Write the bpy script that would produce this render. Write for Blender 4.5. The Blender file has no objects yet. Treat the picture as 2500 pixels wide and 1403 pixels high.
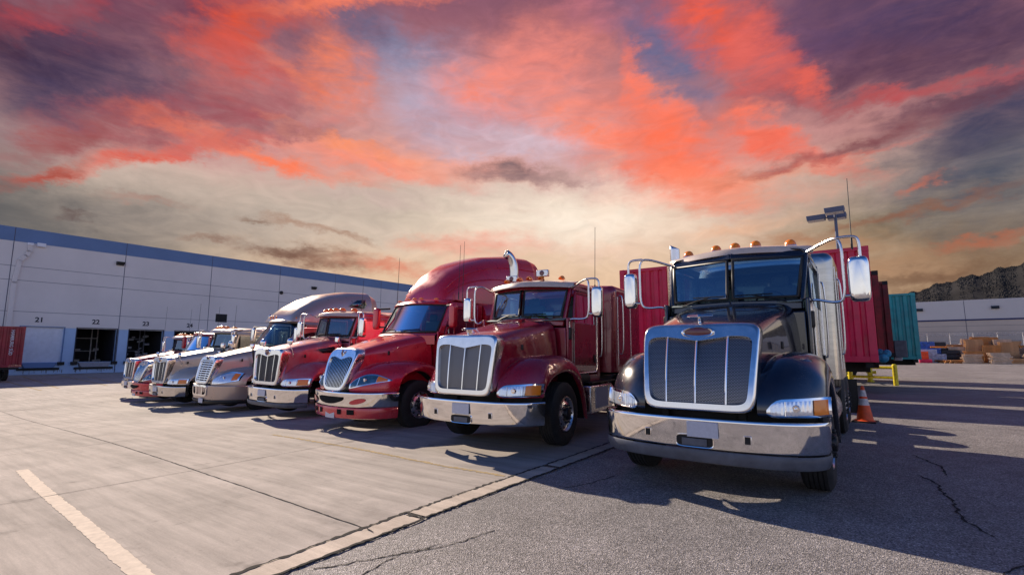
import bpy, bmesh, math, random
from mathutils import Vector, Matrix
random.seed(7)
sc=bpy.context.scene
col=sc.collection
GA=35.5; A=math.radians(GA)
def W(u,v): return (u*math.cos(A)+v*math.sin(A), -u*math.sin(A)+v*math.cos(A))
def sm(t): t=max(0,min(1,t)); return t*t*(3-2*t)
def zg(u,v=0):
    if u>=-3: zl=0
    elif u<=-29: zl=-.6
    else:
        t=(-3-u)/26.; zl=-.6*(t+.25*math.sin(2*math.pi*t)*-.4)
    return zl+.43*sm((v-34)/30)
# ------------------------------------------------------------------ materials
def lin(c): return tuple(((x/255)/12.92 if x/255<=.04045 else ((x/255+.055)/1.055)**2.4) for x in c)
class NT:
    def __init__(s,m): s.t=m.node_tree; s.n=s.t.nodes; s.l=s.t.links
    def a(s,ty,**k):
        n=s.n.new(ty)
        for kk,v in k.items():
            if kk.startswith('i_'):
                key=kk[2:]; key=int(key) if key.isdigit() else key.replace('_',' ')
                n.inputs[key].default_value=v
            else: setattr(n,kk,v)
        return n
    def c(s,a,b): s.l.new(a,b)
def newmat(name):
    m=bpy.data.materials.new(name); m.use_nodes=True; nt=NT(m); nt.n.clear()
    out=nt.a('ShaderNodeOutputMaterial'); b=nt.a('ShaderNodeBsdfPrincipled'); nt.c(b.outputs[0],out.inputs[0])
    return m,nt,b,out
def pm(name,c,rough=.5,metal=0,coat=0,var=0,vs=4,bump=0,bs=30,spec=.5,rvar=0,c2=None,crough=.04,detail=6,stretch=None,sheen=0):
    m,nt,b,out=newmat(name)
    I=b.inputs
    I['Base Color'].default_value=(*c,1); I['Roughness'].default_value=rough; I['Metallic'].default_value=metal
    I['Coat Weight'].default_value=coat; I['Coat Roughness'].default_value=crough; I['Specular IOR Level'].default_value=spec
    tc=nt.a('ShaderNodeTexCoord'); vec=tc.outputs['Object']
    if stretch:
        mp=nt.a('ShaderNodeMapping'); mp.inputs['Scale'].default_value=stretch; nt.c(vec,mp.inputs[0]); vec=mp.outputs[0]
    if var or rvar or c2:
        n=nt.a('ShaderNodeTexNoise'); n.inputs['Scale'].default_value=vs; n.inputs['Detail'].default_value=detail; n.inputs['Roughness'].default_value=.62
        nt.c(vec,n.inputs[0])
        mr=nt.a('ShaderNodeMapRange'); mr.inputs[1].default_value=.32; mr.inputs[2].default_value=.68; nt.c(n.outputs[0],mr.inputs[0])
        mx=nt.a('ShaderNodeMix',data_type='RGBA')
        d=c2 if c2 else tuple(x*(1-var) for x in c)
        e=c if c2 else tuple(min(1,x*(1+var*.6)) for x in c)
        mx.inputs[6].default_value=(*d,1); mx.inputs[7].default_value=(*e,1)
        nt.c(mr.outputs[0],mx.inputs[0]); nt.c(mx.outputs[2],I['Base Color'])
        if rvar:
            r=nt.a('ShaderNodeMapRange'); r.inputs[3].default_value=rough-rvar; r.inputs[4].default_value=rough+rvar
            nt.c(mr.outputs[0],r.inputs[0]); nt.c(r.outputs[0],I['Roughness'])
    if bump:
        n2=nt.a('ShaderNodeTexNoise'); n2.inputs['Scale'].default_value=bs; n2.inputs['Detail'].default_value=4; nt.c(vec,n2.inputs[0])
        bp=nt.a('ShaderNodeBump'); bp.inputs['Strength'].default_value=min(1,bump); bp.inputs['Distance'].default_value=.02
        nt.c(n2.outputs[0],bp.inputs['Height']); nt.c(bp.outputs[0],I['Normal'])
    return m
M={}
def paint(name,c,rough=.3,metal=.2,dust=.22,low=.45,flake=(.34,.30,.27)):
    m,nt,b,out=newmat(name); I=b.inputs
    I['Metallic'].default_value=metal; I['Coat Weight'].default_value=1
    tc=nt.a('ShaderNodeTexCoord'); v=tc.outputs['Object']; sp=nt.a('ShaderNodeSeparateXYZ'); nt.c(v,sp.inputs[0])
    def nz(s,d,st=None):
        n=nt.a('ShaderNodeTexNoise'); n.inputs['Scale'].default_value=s; n.inputs['Detail'].default_value=d; n.inputs['Roughness'].default_value=.65
        if st:
            mp=nt.a('ShaderNodeMapping'); mp.inputs['Scale'].default_value=st; nt.c(v,mp.inputs[0]); nt.c(mp.outputs[0],n.inputs[0])
        else: nt.c(v,n.inputs[0])
        return n.outputs[0]
    def rg(x,a,b_,c0,c1):
        r=nt.a('ShaderNodeMapRange'); r.inputs[1].default_value=a; r.inputs[2].default_value=b_; r.inputs[3].default_value=c0; r.inputs[4].default_value=c1; nt.c(x,r.inputs[0]); return r.outputs[0]
    def mt(op,x,y):
        k=nt.a('ShaderNodeMath',operation=op); k.use_clamp=True; nt.c(x,k.inputs[0]); nt.c(y,k.inputs[1]); return k.outputs[0]
    n1=nz(2.2,7); n2=nz(9,6,(1,1,.35)); film=mt('MULTIPLY',rg(n1,.42,.72,0,dust*2),rg(n2,.3,.7,.3,1)); lowd=mt('MULTIPLY',rg(sp.outputs[2],.95,.35,0,low),rg(n2,.3,.62,.35,1)); f=mt('ADD',film,lowd)
    mx=nt.a('ShaderNodeMix',data_type='RGBA'); mx.inputs[6].default_value=(*c,1); mx.inputs[7].default_value=(*flake,1); nt.c(f,mx.inputs[0]); nt.c(mx.outputs[2],I['Base Color'])
    nt.c(rg(n1,.35,.7,rough-.05,rough+.12),I['Roughness']); nt.c(rg(f,0,.4,.03,.30),I['Coat Roughness'])
    n3=nz(2.6,3); bp=nt.a('ShaderNodeBump'); bp.inputs['Strength'].default_value=.012; bp.inputs['Distance'].default_value=.02; nt.c(n3,bp.inputs['Height']); nt.c(bp.outputs[0],I['Normal']); nt.c(bp.outputs[0],I['Coat Normal'])
    return m
M['black']=paint('black_paint',(.006,.009,.024),.22,.0,.05,.3,(.20,.17,.15))
M['red']=paint('dark_red_paint',(.36,.004,.026),.26,.12,.05,.18)
M['red2']=paint('bright_red_paint',(.66,.008,.030),.28,.15,.05,.18)
M['silver']=paint('champagne_silver_paint',(.60,.54,.48),.32,.5,.10,.4)
M['taupe']=paint('taupe_silver_paint',(.54,.42,.35),.32,.45,.10,.4)
M['chrome']=pm('chrome',(.90,.89,.88),.075,1,0,.10,5,.030,4,rvar=.045)
M['satin']=pm('satin_chrome',(.84,.83,.82),.20,1,0,.10,6,.02,8,rvar=.06)
M['dullchrome']=pm('worn_chrome',(.72,.70,.68),.14,1,0,.15,9,.05,6,rvar=.07)
M['alu']=pm('polished_aluminium',(.80,.78,.78),.27,1,0,.12,6,.012,12,rvar=.05)
M['steel']=pm('brushed_stainless_panel',(.50,.48,.45),.2,1,0,.12,3,.03,5,stretch=(1,1,6))
M['plastic']=pm('black_plastic',(.012,.012,.014),.45,0,0,.3,20)
M['greyplastic']=pm('grey_plastic',(.10,.11,.14),.5,0,0,.3,6,.03,60)
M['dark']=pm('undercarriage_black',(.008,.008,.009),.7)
M['rubber']=pm('tyre_rubber',(.022,.021,.022),.75,0,0,.45,9,.06,60)
M['amber']=pm('amber_lens',(1,.27,.015),.25,0,.5)
M['lenswhite']=pm('plate_white',(.55,.57,.66),.45,0,0,.08,30)
M['cream']=pm('sun_faded_visor',(.72,.58,.48),.35,.1,.5,.12,6)
M['seat']=pm('seat_fabric',(.16,.17,.19),.9)
M['dash']=pm('dash_board',(.20,.26,.26),.7,0,0,.3,8)
M['paper']=pm('paper_sheets',(.7,.75,.72),.8)
M['hivis']=pm('high_visibility_vest',(.55,.75,.05),.8)
M['wheelwell']=pm('wheel_well_black',(.004,.004,.004),.95)
M['maroon']=pm('badge_enamel',(.12,.004,.02),.25,0,.8)
def glass_mat(name,tint,rf=.10):
    m=bpy.data.materials.new(name); m.use_nodes=True; nt=NT(m); nt.n.clear()
    o=nt.a('ShaderNodeOutputMaterial'); tr=nt.a('ShaderNodeBsdfTransparent'); tr.inputs[0].default_value=(*tint,1)
    gl=nt.a('ShaderNodeBsdfGlossy'); gl.inputs[0].default_value=(.75,.9,1,1); gl.inputs['Roughness'].default_value=.01
    lw=nt.a('ShaderNodeLayerWeight'); lw.inputs[0].default_value=.35
    mr=nt.a('ShaderNodeMapRange'); mr.inputs[3].default_value=rf; mr.inputs[4].default_value=.9; nt.c(lw.outputs['Fresnel'],mr.inputs[0])
    mx=nt.a('ShaderNodeMixShader'); nt.c(mr.outputs[0],mx.inputs[0]); nt.c(tr.outputs[0],mx.inputs[1]); nt.c(gl.outputs[0],mx.inputs[2]); nt.c(mx.outputs[0],o.inputs[0])
    return m
M['glass']=glass_mat('windscreen_glass',(.55,.82,.90),.17)
M['sideglass']=glass_mat('side_window_glass',(.10,.14,.17),.14)
M['clear']=glass_mat('clear_lens',(.9,.93,.95),.14)
def lens_mat():
    m,nt,b,o=newmat('headlamp_reflector'); b.inputs['Metallic'].default_value=.55; b.inputs['Roughness'].default_value=.16; b.inputs['Base Color'].default_value=(.80,.86,.95,1); b.inputs['Coat Weight'].default_value=1
    tc=nt.a('ShaderNodeTexCoord'); w=nt.a('ShaderNodeTexWave'); w.inputs['Scale'].default_value=9; w.inputs['Distortion'].default_value=2; nt.c(tc.outputs['Object'],w.inputs[0])
    bp=nt.a('ShaderNodeBump'); bp.inputs['Strength'].default_value=.22; bp.inputs['Distance'].default_value=.02; nt.c(w.outputs[0],bp.inputs['Height']); nt.c(bp.outputs[0],b.inputs['Normal'])
    return m
M['lens']=lens_mat()
M['smoked']=pm('smoked_lamp_glass',(.06,.16,.24),.12,.3,1,.4,18)
def mesh_mat(name,sx,base=(.30,.29,.30)):
    m,nt,b,o=newmat(name)
    tc=nt.a('ShaderNodeTexCoord'); sp=nt.a('ShaderNodeSeparateXYZ'); cb=nt.a('ShaderNodeCombineXYZ'); nt.c(tc.outputs['Object'],sp.inputs[0]); nt.c(sp.outputs[0],cb.inputs[0]); nt.c(sp.outputs[2],cb.inputs[1])
    br=nt.a('ShaderNodeTexBrick'); nt.c(cb.outputs[0],br.inputs[0])
    br.inputs['Color1'].default_value=(0,0,0,1); br.inputs['Color2'].default_value=(0,0,0,1); br.inputs['Mortar'].default_value=(1,1,1,1)
    br.inputs['Scale'].default_value=1; br.inputs['Brick Width'].default_value=.030*sx; br.inputs['Row Height'].default_value=.0145*sx; br.inputs['Mortar Size'].default_value=.0034*sx; br.inputs['Mortar Smooth'].default_value=.2
    mx=nt.a('ShaderNodeMix',data_type='RGBA'); mx.inputs[6].default_value=(.004,.004,.005,1); mx.inputs[7].default_value=(*base,1); nt.c(br.outputs[0],mx.inputs[0]); nt.c(mx.outputs[2],b.inputs['Base Color'])
    nt.c(br.outputs[0],b.inputs['Metallic']); b.inputs['Roughness'].default_value=.35
    bp=nt.a('ShaderNodeBump'); bp.inputs['Strength'].default_value=.5; bp.inputs['Distance'].default_value=.006; nt.c(br.outputs[0],bp.inputs['Height']); nt.c(bp.outputs[0],b.inputs['Normal'])
    return m
M['mesh']=mesh_mat('woven_grille_mesh',1.0)
M['mesh2']=mesh_mat('fine_grille_mesh',.8,(.07,.07,.08))
def shield_mat():
    m,nt,b,o=newmat('perforated_heat_shield')
    tc=nt.a('ShaderNodeTexCoord'); v=nt.a('ShaderNodeTexVoronoi'); v.inputs['Scale'].default_value=34; nt.c(tc.outputs['Object'],v.inputs[0])
    r=nt.a('ShaderNodeMapRange'); r.inputs[1].default_value=.28; r.inputs[2].default_value=.42; nt.c(v.outputs[0],r.inputs[0])
    mx=nt.a('ShaderNodeMix',data_type='RGBA'); mx.inputs[6].default_value=(.02,.015,.012,1); mx.inputs[7].default_value=(.62,.55,.48,1); nt.c(r.outputs[0],mx.inputs[0]); nt.c(mx.outputs[2],b.inputs['Base Color'])
    b.inputs['Metallic'].default_value=.9; b.inputs['Roughness'].default_value=.3
    return m
M['shield']=shield_mat()
# ------------------------------------------------------------------ mesh builder
class MB:
    def __init__(s): s.v=[]; s.f=[]
    def add(s,vs,fs):
        o=len(s.v); s.v+= [tuple(p) for p in vs]; s.f+=[tuple(i+o for i in f) for f in fs]; return s
    def box(s,c,d,rz=0,rx=0,ry=0):
        R=Matrix.Rotation(rz,3,'Z')@Matrix.Rotation(ry,3,'Y')@Matrix.Rotation(rx,3,'X'); c=Vector(c)
        vs=[c+R@Vector((x*d[0]/2,y*d[1]/2,z*d[2]/2)) for x in(-1,1) for y in(-1,1) for z in(-1,1)]
        return s.add(vs,[(0,1,3,2),(4,6,7,5),(0,4,5,1),(2,3,7,6),(0,2,6,4),(1,5,7,3)])
    def b2(s,lo,hi):
        return s.box([(a+b)/2 for a,b in zip(lo,hi)],[abs(b-a) for a,b in zip(lo,hi)])
    def tube(s,path,r,n=10,closed=False,cap=True):
        P=[Vector(p) for p in path]; k=len(P); rs=r if isinstance(r,(list,tuple)) else [r]*k
        vs=[]; up=None
        for i,p in enumerate(P):
            if closed: t=(P[(i+1)%k]-P[i-1])
            else: t=(P[min(i+1,k-1)]-P[max(i-1,0)])
            t.normalize()
            if up is None:
                up=Vector((0,0,1)) if abs(t.z)<.9 else Vector((0,1,0))
            a=t.cross(up); a.normalize(); b=a.cross(t); b.normalize(); up=b
            for j in range(n):
                q=2*math.pi*j/n; vs.append(p+(a*math.cos(q)+b*math.sin(q))*rs[i])
        fs=[]
        for i in range(k if closed else k-1):
            for j in range(n):
                a0=i*n+j; a1=i*n+(j+1)%n; b0=((i+1)%k)*n+j; b1=((i+1)%k)*n+(j+1)%n
                fs.append((a0,a1,b1,b0))
        if not closed and cap: fs.append(tuple(range(n))[::-1]); fs.append(tuple((k-1)*n+j for j in range(n)))
        return s.add(vs,fs)
    def lathe(s,prof,c,ax='x',n=32,cap=False):
        vs=[];k=len(prof)
        for (h,r) in prof:
            for j in range(n):
                q=2*math.pi*j/n; a,b=r*math.cos(q),r*math.sin(q)
                d={'x':(h,a,b),'y':(a,h,b),'z':(a,b,h)}[ax]
                vs.append((c[0]+d[0],c[1]+d[1],c[2]+d[2]))
        fs=[(i*n+j,i*n+(j+1)%n,(i+1)*n+(j+1)%n,(i+1)*n+j) for i in range(k-1) for j in range(n)]
        if cap: fs.append(tuple(range(n))); fs.append(tuple((k-1)*n+j for j in range(n)))
        return s.add(vs,fs)
    def grid(s,rows,wrap=False):
        k=len(rows[0]); vs=[p for r in rows for p in r]
        fs=[(i*k+j,i*k+(j+1)%k,(i+1)*k+(j+1)%k,(i+1)*k+j) for i in range(len(rows)-1) for j in range(k if wrap else k-1)]
        return s.add(vs,fs)
    def prism(s,poly,ax,a,b):
        def m(p,h): return {'x':(h,p[0],p[1]),'y':(p[0],h,p[1]),'z':(p[0],p[1],h)}[ax]
        n=len(poly); vs=[m(p,a) for p in poly]+[m(p,b) for p in poly]
        fs=[tuple(range(n))[::-1],tuple(range(n,2*n))]+[(i,(i+1)%n,n+(i+1)%n,n+i) for i in range(n)]
        return s.add(vs,fs)
    def hexa(s,p):  # 8 points: bottom 4, top 4
        return s.add(p,[(3,2,1,0),(4,5,6,7),(0,1,5,4),(1,2,6,5),(2,3,7,6),(3,0,4,7)])
    def mirror(s):
        o=len(s.v); k=list(s.f); s.v+=[(-x,y,z) for x,y,z in s.v]; s.f+=[tuple(i+o for i in f[::-1]) for f in k]; return s
    def flip(s,sg):
        if sg<0: s.v=[(-x,y,z) for x,y,z in s.v]
        return s
    def build(s,name,mat,parent=None,bev=0,sub=0,ang=35,seg=2,solid=0,flat=False,label=None,weld=False):
        me=bpy.data.meshes.new(name); me.from_pydata(s.v,[],s.f)
        bm=bmesh.new(); bm.from_mesh(me)
        if weld: bmesh.ops.remove_doubles(bm,verts=bm.verts,dist=1e-4)
        bmesh.ops.recalc_face_normals(bm,faces=bm.faces); bm.to_mesh(me); bm.free()
        if not flat:
            me.polygons.foreach_set('use_smooth',[True]*len(me.polygons))
            me.set_sharp_from_angle(angle=math.radians(ang))
        me.materials.append(mat if not isinstance(mat,str) else M[mat])
        o=bpy.data.objects.new(name,me); col.objects.link(o)
        if parent: o.parent=parent
        if solid: md=o.modifiers.new('s','SOLIDIFY'); md.thickness=solid; md.offset=0
        if bev: md=o.modifiers.new('b','BEVEL'); md.width=bev; md.segments=seg; md.limit_method='ANGLE'; md.angle_limit=math.radians(30); md.harden_normals=False
        if sub: md=o.modifiers.new('u','SUBSURF'); md.levels=sub; md.render_levels=sub
        if label: o['label']=label
        return o
def thing(name,label,cat,loc=(0,0,0),rot=(0,0,0),group=None):
    o=bpy.data.objects.new(name,None); col.objects.link(o); o.location=loc; o.rotation_euler=rot
    o['label']=label; o['category']=cat
    if group: o['group']=group
    return o
def tag(o,label,cat,group=None,kind=None):
    if kind: o['kind']=kind
    if label: o['label']=label
    if cat: o['category']=cat
    if group: o['group']=group
    return o
def uvplace(o,u,v,z=None,yaw=GA,tilt=0):
    x,y=W(u,v); o.location=(x,y,zg(u,v) if z is None else z); o.rotation_euler=(0,-tilt,-math.radians(yaw)); return o
def text_mesh(name,s,size,mat,parent,loc,rot,ext=.004,bold=0.02):
    c=bpy.data.curves.new(name,'FONT'); c.body=s; c.size=size; c.extrude=ext; c.offset=bold*size; c.align_x='CENTER'; c.align_y='CENTER'
    o=bpy.data.objects.new(name,c); col.objects.link(o); bpy.context.view_layer.update()
    me=bpy.data.meshes.new_from_object(o); bpy.data.objects.remove(o)
    o=bpy.data.objects.new(name,me); me.materials.clear(); me.materials.append(M[mat]); col.objects.link(o); o.parent=parent; o.location=loc; o.rotation_euler=rot
    return o
def lerp(a,b,t): return a+(b-a)*t
def interp(xs,ys,x):
    if x<=xs[0]: return ys[0]
    for i in range(len(xs)-1):
        if x<=xs[i+1]: return lerp(ys[i],ys[i+1],(x-xs[i])/(xs[i+1]-xs[i]))
    return ys[-1]
def radial(hw_t,hw_b,z0,z1,yfun,n=72,pw=6,dip=0,dipw=.2,cx=0):
    out=[]; zc=(z0+z1)/2; h=(z1-z0)/2; hw=(hw_t+hw_b)/2
    for i in range(n):
        q=2*math.pi*i/n; c,s=math.cos(q),math.sin(q)
        # sample the superellipse by parameter so that points gather at corners
        x=math.copysign(abs(c)**(2/pw),c); zz=math.copysign(abs(s)**(2/pw),s)
        z=zc+zz*h; w=lerp(hw_b,hw_t,(zz+1)/2); X=x*w
        if zz>0: z-=dip*math.exp(-(X/dipw)**2)*zz
        out.append((X+cx,yfun(z),z))
    return out
# ------------------------------------------------------------------ wheels (shared meshes)
WM={}
def wheel_meshes():
    if WM: return
    R,w=.52,.29
    m=MB()
    prof=[(-.02,.285),(0,.30),(.012,.36),(.012,.43),(-.006,.485),(-.03,.508)]
    x=-.03
    for k in range(5):
        prof+=[(x-.004,.519),(x-.038,.521),(x-.042,.508),(x-.050,.508)]; x-=.0465
    prof+=[(-.262,.515),(-.285,.49),(-.30,.43),(-.30,.36),(-.28,.29)]
    m.lathe(prof,(0,0,0),'x',56); WM['tyre']=m
    r=MB(); r.lathe([(-.02,.288),(.004,.286),(.006,.272),(-.012,.262),(-.035,.25),(-.030,.215),(-.006,.185),(.006,.165),(.006,.10),(0,.0)],(0,0,0),'x',48); WM['rim']=r
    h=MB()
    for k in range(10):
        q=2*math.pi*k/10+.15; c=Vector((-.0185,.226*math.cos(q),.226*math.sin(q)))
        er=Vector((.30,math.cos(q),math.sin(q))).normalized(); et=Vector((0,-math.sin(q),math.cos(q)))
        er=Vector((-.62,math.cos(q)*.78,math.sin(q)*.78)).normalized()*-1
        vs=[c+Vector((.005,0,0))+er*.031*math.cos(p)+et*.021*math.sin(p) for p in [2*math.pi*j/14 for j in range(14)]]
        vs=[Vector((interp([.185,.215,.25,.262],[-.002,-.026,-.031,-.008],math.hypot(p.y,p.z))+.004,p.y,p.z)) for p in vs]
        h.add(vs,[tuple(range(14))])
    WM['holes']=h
    g=MB()
    for k in range(10):
        q=2*math.pi*k/10; g.lathe([(.0,.021),(.006,.021),(.008,.017),(.035,.016),(.045,.008),(.046,0)],(.004,.142*math.cos(q),.142*math.sin(q)),'x',10)
    WM['nuts']=g
    c=MB(); c.lathe([(.0,.105),(.03,.10),(.05,.09),(.058,.07),(.06,.0)],(.002,0,0),'x',28); WM['hub']=c
    b=MB(); b.lathe([(-.05,.262),(-.052,.0)],(0,0,0),'x',24); WM['back']=b
wheel_meshes()
def mk_wheel(parent,x,y,sg,name='wheel',rimmat='alu',hub=True,dual=False,z=.52):
    key=(name,rimmat,hub,dual,sg)
    def ob(mb,nm,mat,par):
        k=(nm,mat,sg)
        if k not in WM:
            t=MB(); t.add([(sg*p[0],p[1],p[2]) for p in mb.v],mb.f); o=t.build(nm,mat,par); WM[k]=o.data
            return o
        o=bpy.data.objects.new(nm,WM[k]); col.objects.link(o); o.parent=par; return o
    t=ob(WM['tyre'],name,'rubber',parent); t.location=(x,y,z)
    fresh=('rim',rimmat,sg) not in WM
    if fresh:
        nholes=len(WM['rim'].f); both=MB(); both.add(WM['rim'].v,WM['rim'].f); both.add(WM['holes'].v,WM['holes'].f); rimobj=ob(both,'rim',rimmat,t); rimobj.data.materials.append(M['dark'])  # dark ovals laid on the rim stand for shade in the hand holes
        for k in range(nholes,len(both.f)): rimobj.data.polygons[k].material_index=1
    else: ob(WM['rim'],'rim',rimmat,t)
    ob(WM['nuts'],'lug_nuts','plastic',t)
    if hub: ob(WM['hub'],'hub','plastic',t)
    return t
# ------------------------------------------------------------------ truck pieces
def sweep_plan(plan,prof,sub=1):
    pts=[(-x,y) for x,y in plan[::-1]]+[p for p in plan if p[0]>0]
    rows=[]
    for i,(x,y) in enumerate(pts):
        a=Vector(pts[max(0,i-1)]); b=Vector(pts[min(len(pts)-1,i+1)]); t=(b-a).normalized(); n=Vector((-t.y,t.x))
        rows.append([(x+n.x*d,y+n.y*d,z) for d,z in prof])
    return rows
def fender(root,sg,cols,yw,zb,lip,mat,name='fender'):
    def colrows(x,yf,zc,xt=None):
        R=[(yf+.03,zb-.01),(yf,zb+.03),(yf+.015,zb+.13),(yf+.06,zb+.25),(yf+.17,lerp(zb+.25,zc,.45)),(yf+.33,zc-.12),(yf+.52,zc-.035),(max(yf+.66,yw-.05),zc),(yw+.33,zc-.035),(yw+.60,zc-.17),(yw+.78,zc-.48),(yw+.86,.40)]
        return [(x,y,z) for y,z in R]
    C=[colrows(*c) for c in cols]
    last=C[-1]
    side=[(last[i][0]+.022,(last[i][1]+lip[i][0])/2,(last[i][2]*.5+lip[i][1]*.5)) for i in range(len(last))]
    lp=[(last[0][0]+.012,y,z) for y,z in lip]
    fl=[(last[0][0]-.05,y+.004,z+.006) for y,z in lip]
    C+= [side,lp,fl]
    m=MB().grid(C).flip(sg); o=m.build(name,mat,root,sub=2,ang=180)
    # dark wheel housing inside
    w=MB().grid([[(last[0][0]-.045,y+.0,z+.01) for y,z in lip],[(.50,y,z+.02) for y,z in lip]]).flip(sg); w.build('wheel_well','wheelwell',root)
    def yfront(x,z):
        xs=[c[0] for c in cols]; yf=interp(xs,[c[1] for c in cols],x)
        zc=interp(xs,[c[2] for c in cols],x)
        return interp([zb-.01,zb+.03,zb+.13,zb+.25,lerp(zb+.25,zc,.45)],[yf+.03,yf,yf+.015,yf+.06,yf+.17],z)
    return yfront
def headlight(root,sg,yf,x0,x1,zbot,ztop,mid,kind='pete',off=.028):
    signal='lens' if sg<0 and kind=='pete' else 'amber'
    def pt(t,s,o):
        x=lerp(x0,x1,t); z=lerp(zbot(t),ztop(t),s); return (x,yf(min(x,1.24),z)-o,z)
    def patch(t0,t1,s0,s1,o,n=12,k=5):
        return [[pt(lerp(t0,t1,i/n),lerp(s0,s1,j/k),o) for j in range(k+1)] for i in range(n+1)]
    def skirt(m,rows,d):
        # close the edge towards the back
        ring=[r[0] for r in rows]+rows[-1][1:]+[r[-1] for r in rows[::-1]][1:]+rows[0][::-1][1:-1]
        back=[(x,y+d,z) for x,y,z in ring]; m.grid([ring,back],wrap=True)
    m=MB(); r=patch(0,1,0,1,off); m.grid(r); skirt(m,r,.06); m.flip(sg); hd=m.build('headlight','chrome',root,ang=50)
    m=MB(); r=patch(.07,mid,.13,.87,off+.012); m.grid(r); skirt(m,r,.02); m.flip(sg); m.build('reflector','smoked' if kind=='smoked' else 'lens',hd,ang=50)
    m=MB(); r=patch(mid+.02,.955,.12,.88,off+.014); m.grid(r); skirt(m,r,.02); m.flip(sg); m.build('turn_signal',signal,hd,ang=50)
    # bulb and divider
    tb=lerp(.07,mid,.62); c=pt(tb,.5,off+.02)
    m=MB().lathe([(-.012,.012),(-.012,.034),(.012,.040),(.02,.040)],c,'y',20); m.lathe([(-.02,0),(-.016,.016),(0,.018)],c,'y',14); m.flip(sg); m.build('bulb','chrome',hd)
    dv=MB(); a=pt(lerp(.07,mid,.36),.13,off+.02); b=pt(lerp(.07,mid,.36),.87,off+.02); dv.tube([a,b],.006,6); dv.flip(sg); dv.build('lens_divider','chrome',hd)
    if kind=='pete':
        m=MB(); r=patch(.10,lerp(.07,mid,.33),.2,.8,off+.018); m.grid(r); m.flip(sg); m.build('inner_reflector','lens',hd)
    return hd
def mirror(root,sg,cx,cy,cz,w,d,h,loop,hook,mat='chrome',low=None,tr=.016):
    m=MB()
    n=28; rows=[]
    for (fy,sc_) in ((-.5,.62),(-.47,.80),(-.36,.93),(-.15,1.0),(.3,1.0),(.42,.97)):
        row=[]
        for i in range(n):
            q=2*math.pi*i/n; c,s=math.cos(q),math.sin(q); p=5
            row.append((sg*(cx)+math.copysign(abs(c)**(2/p),c)*w/2*sc_, cy+fy*d, cz+math.copysign(abs(s)**(2/p),s)*h/2*(.5+.5*sc_)))
        rows.append(row)
    m.grid(rows,wrap=True); k=len(rows[0]); m.f.append(tuple(range(k))); m.f.append(tuple(len(m.v)-k+i for i in range(k)))
    o=m.build('side_mirror',mat,root,ang=60)
    g=MB().b2((sg*cx-w*.42,cy+.44*d,cz-h*.44),(sg*cx+w*.42,cy+.46*d,cz+h*.44)); g.build('mirror_glass','chrome',o)
    a=MB()
    for path in (loop,hook):
        if path: a.tube(smooth_path([(sg*x,y,z) for x,y,z in path]),tr,10)
    if low: a.tube(smooth_path([(sg*x,y,z) for x,y,z in low]),tr,10)
    a.build('mirror_bracket','alu',o)
    if loop:
        p=loop[-1]; MB().box((sg*p[0],p[1],p[2]-.05),(.07,.09,.22)).build('bracket_foot','plastic',o,bev=.015)
    return o
def smooth_path(P,it=2):
    P=[Vector(p) for p in P]
    for _ in range(it):
        Q=[P[0]]
        for i in range(len(P)-1):
            a,b=P[i],P[i+1]
            if i>0: Q.append(a*.75+b*.25)
            if i<len(P)-2: Q.append(a*.25+b*.75)
        Q.append(P[-1]); P=Q
    return P
def marker(root,x,y,z,s=1,tear=False,dirn=0):
    if tear:
        rows=[]
        for i in range(9):
            t=i/8; w=.055*math.sin(math.pi*min(1,t*.75+.2))**.7*s if t<1 else .008; h=.075*s*(math.sin(math.pi*min(.999,t*.8+.12))**.8)
            rows.append([(x+w*math.cos(q),y+t*.20*s,z+max(0,h*math.sin(q))) for q in [math.pi*j/10 for j in range(11)]])
        return MB().grid(rows).build('marker_light','amber',root)
    m=MB().lathe([(0,.062*s),(.03*s,.058*s),(.055*s,.045*s),(.07*s,.025*s),(.074*s,0)],(x,y,z+.012),'z',18)
    o=m.build('marker_light','amber',root); MB().lathe([(-.012,.075*s),(.014,.070*s),(.016,0)],(x,y,z),'z',18).build('light_base','dullchrome',o); return o
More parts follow.
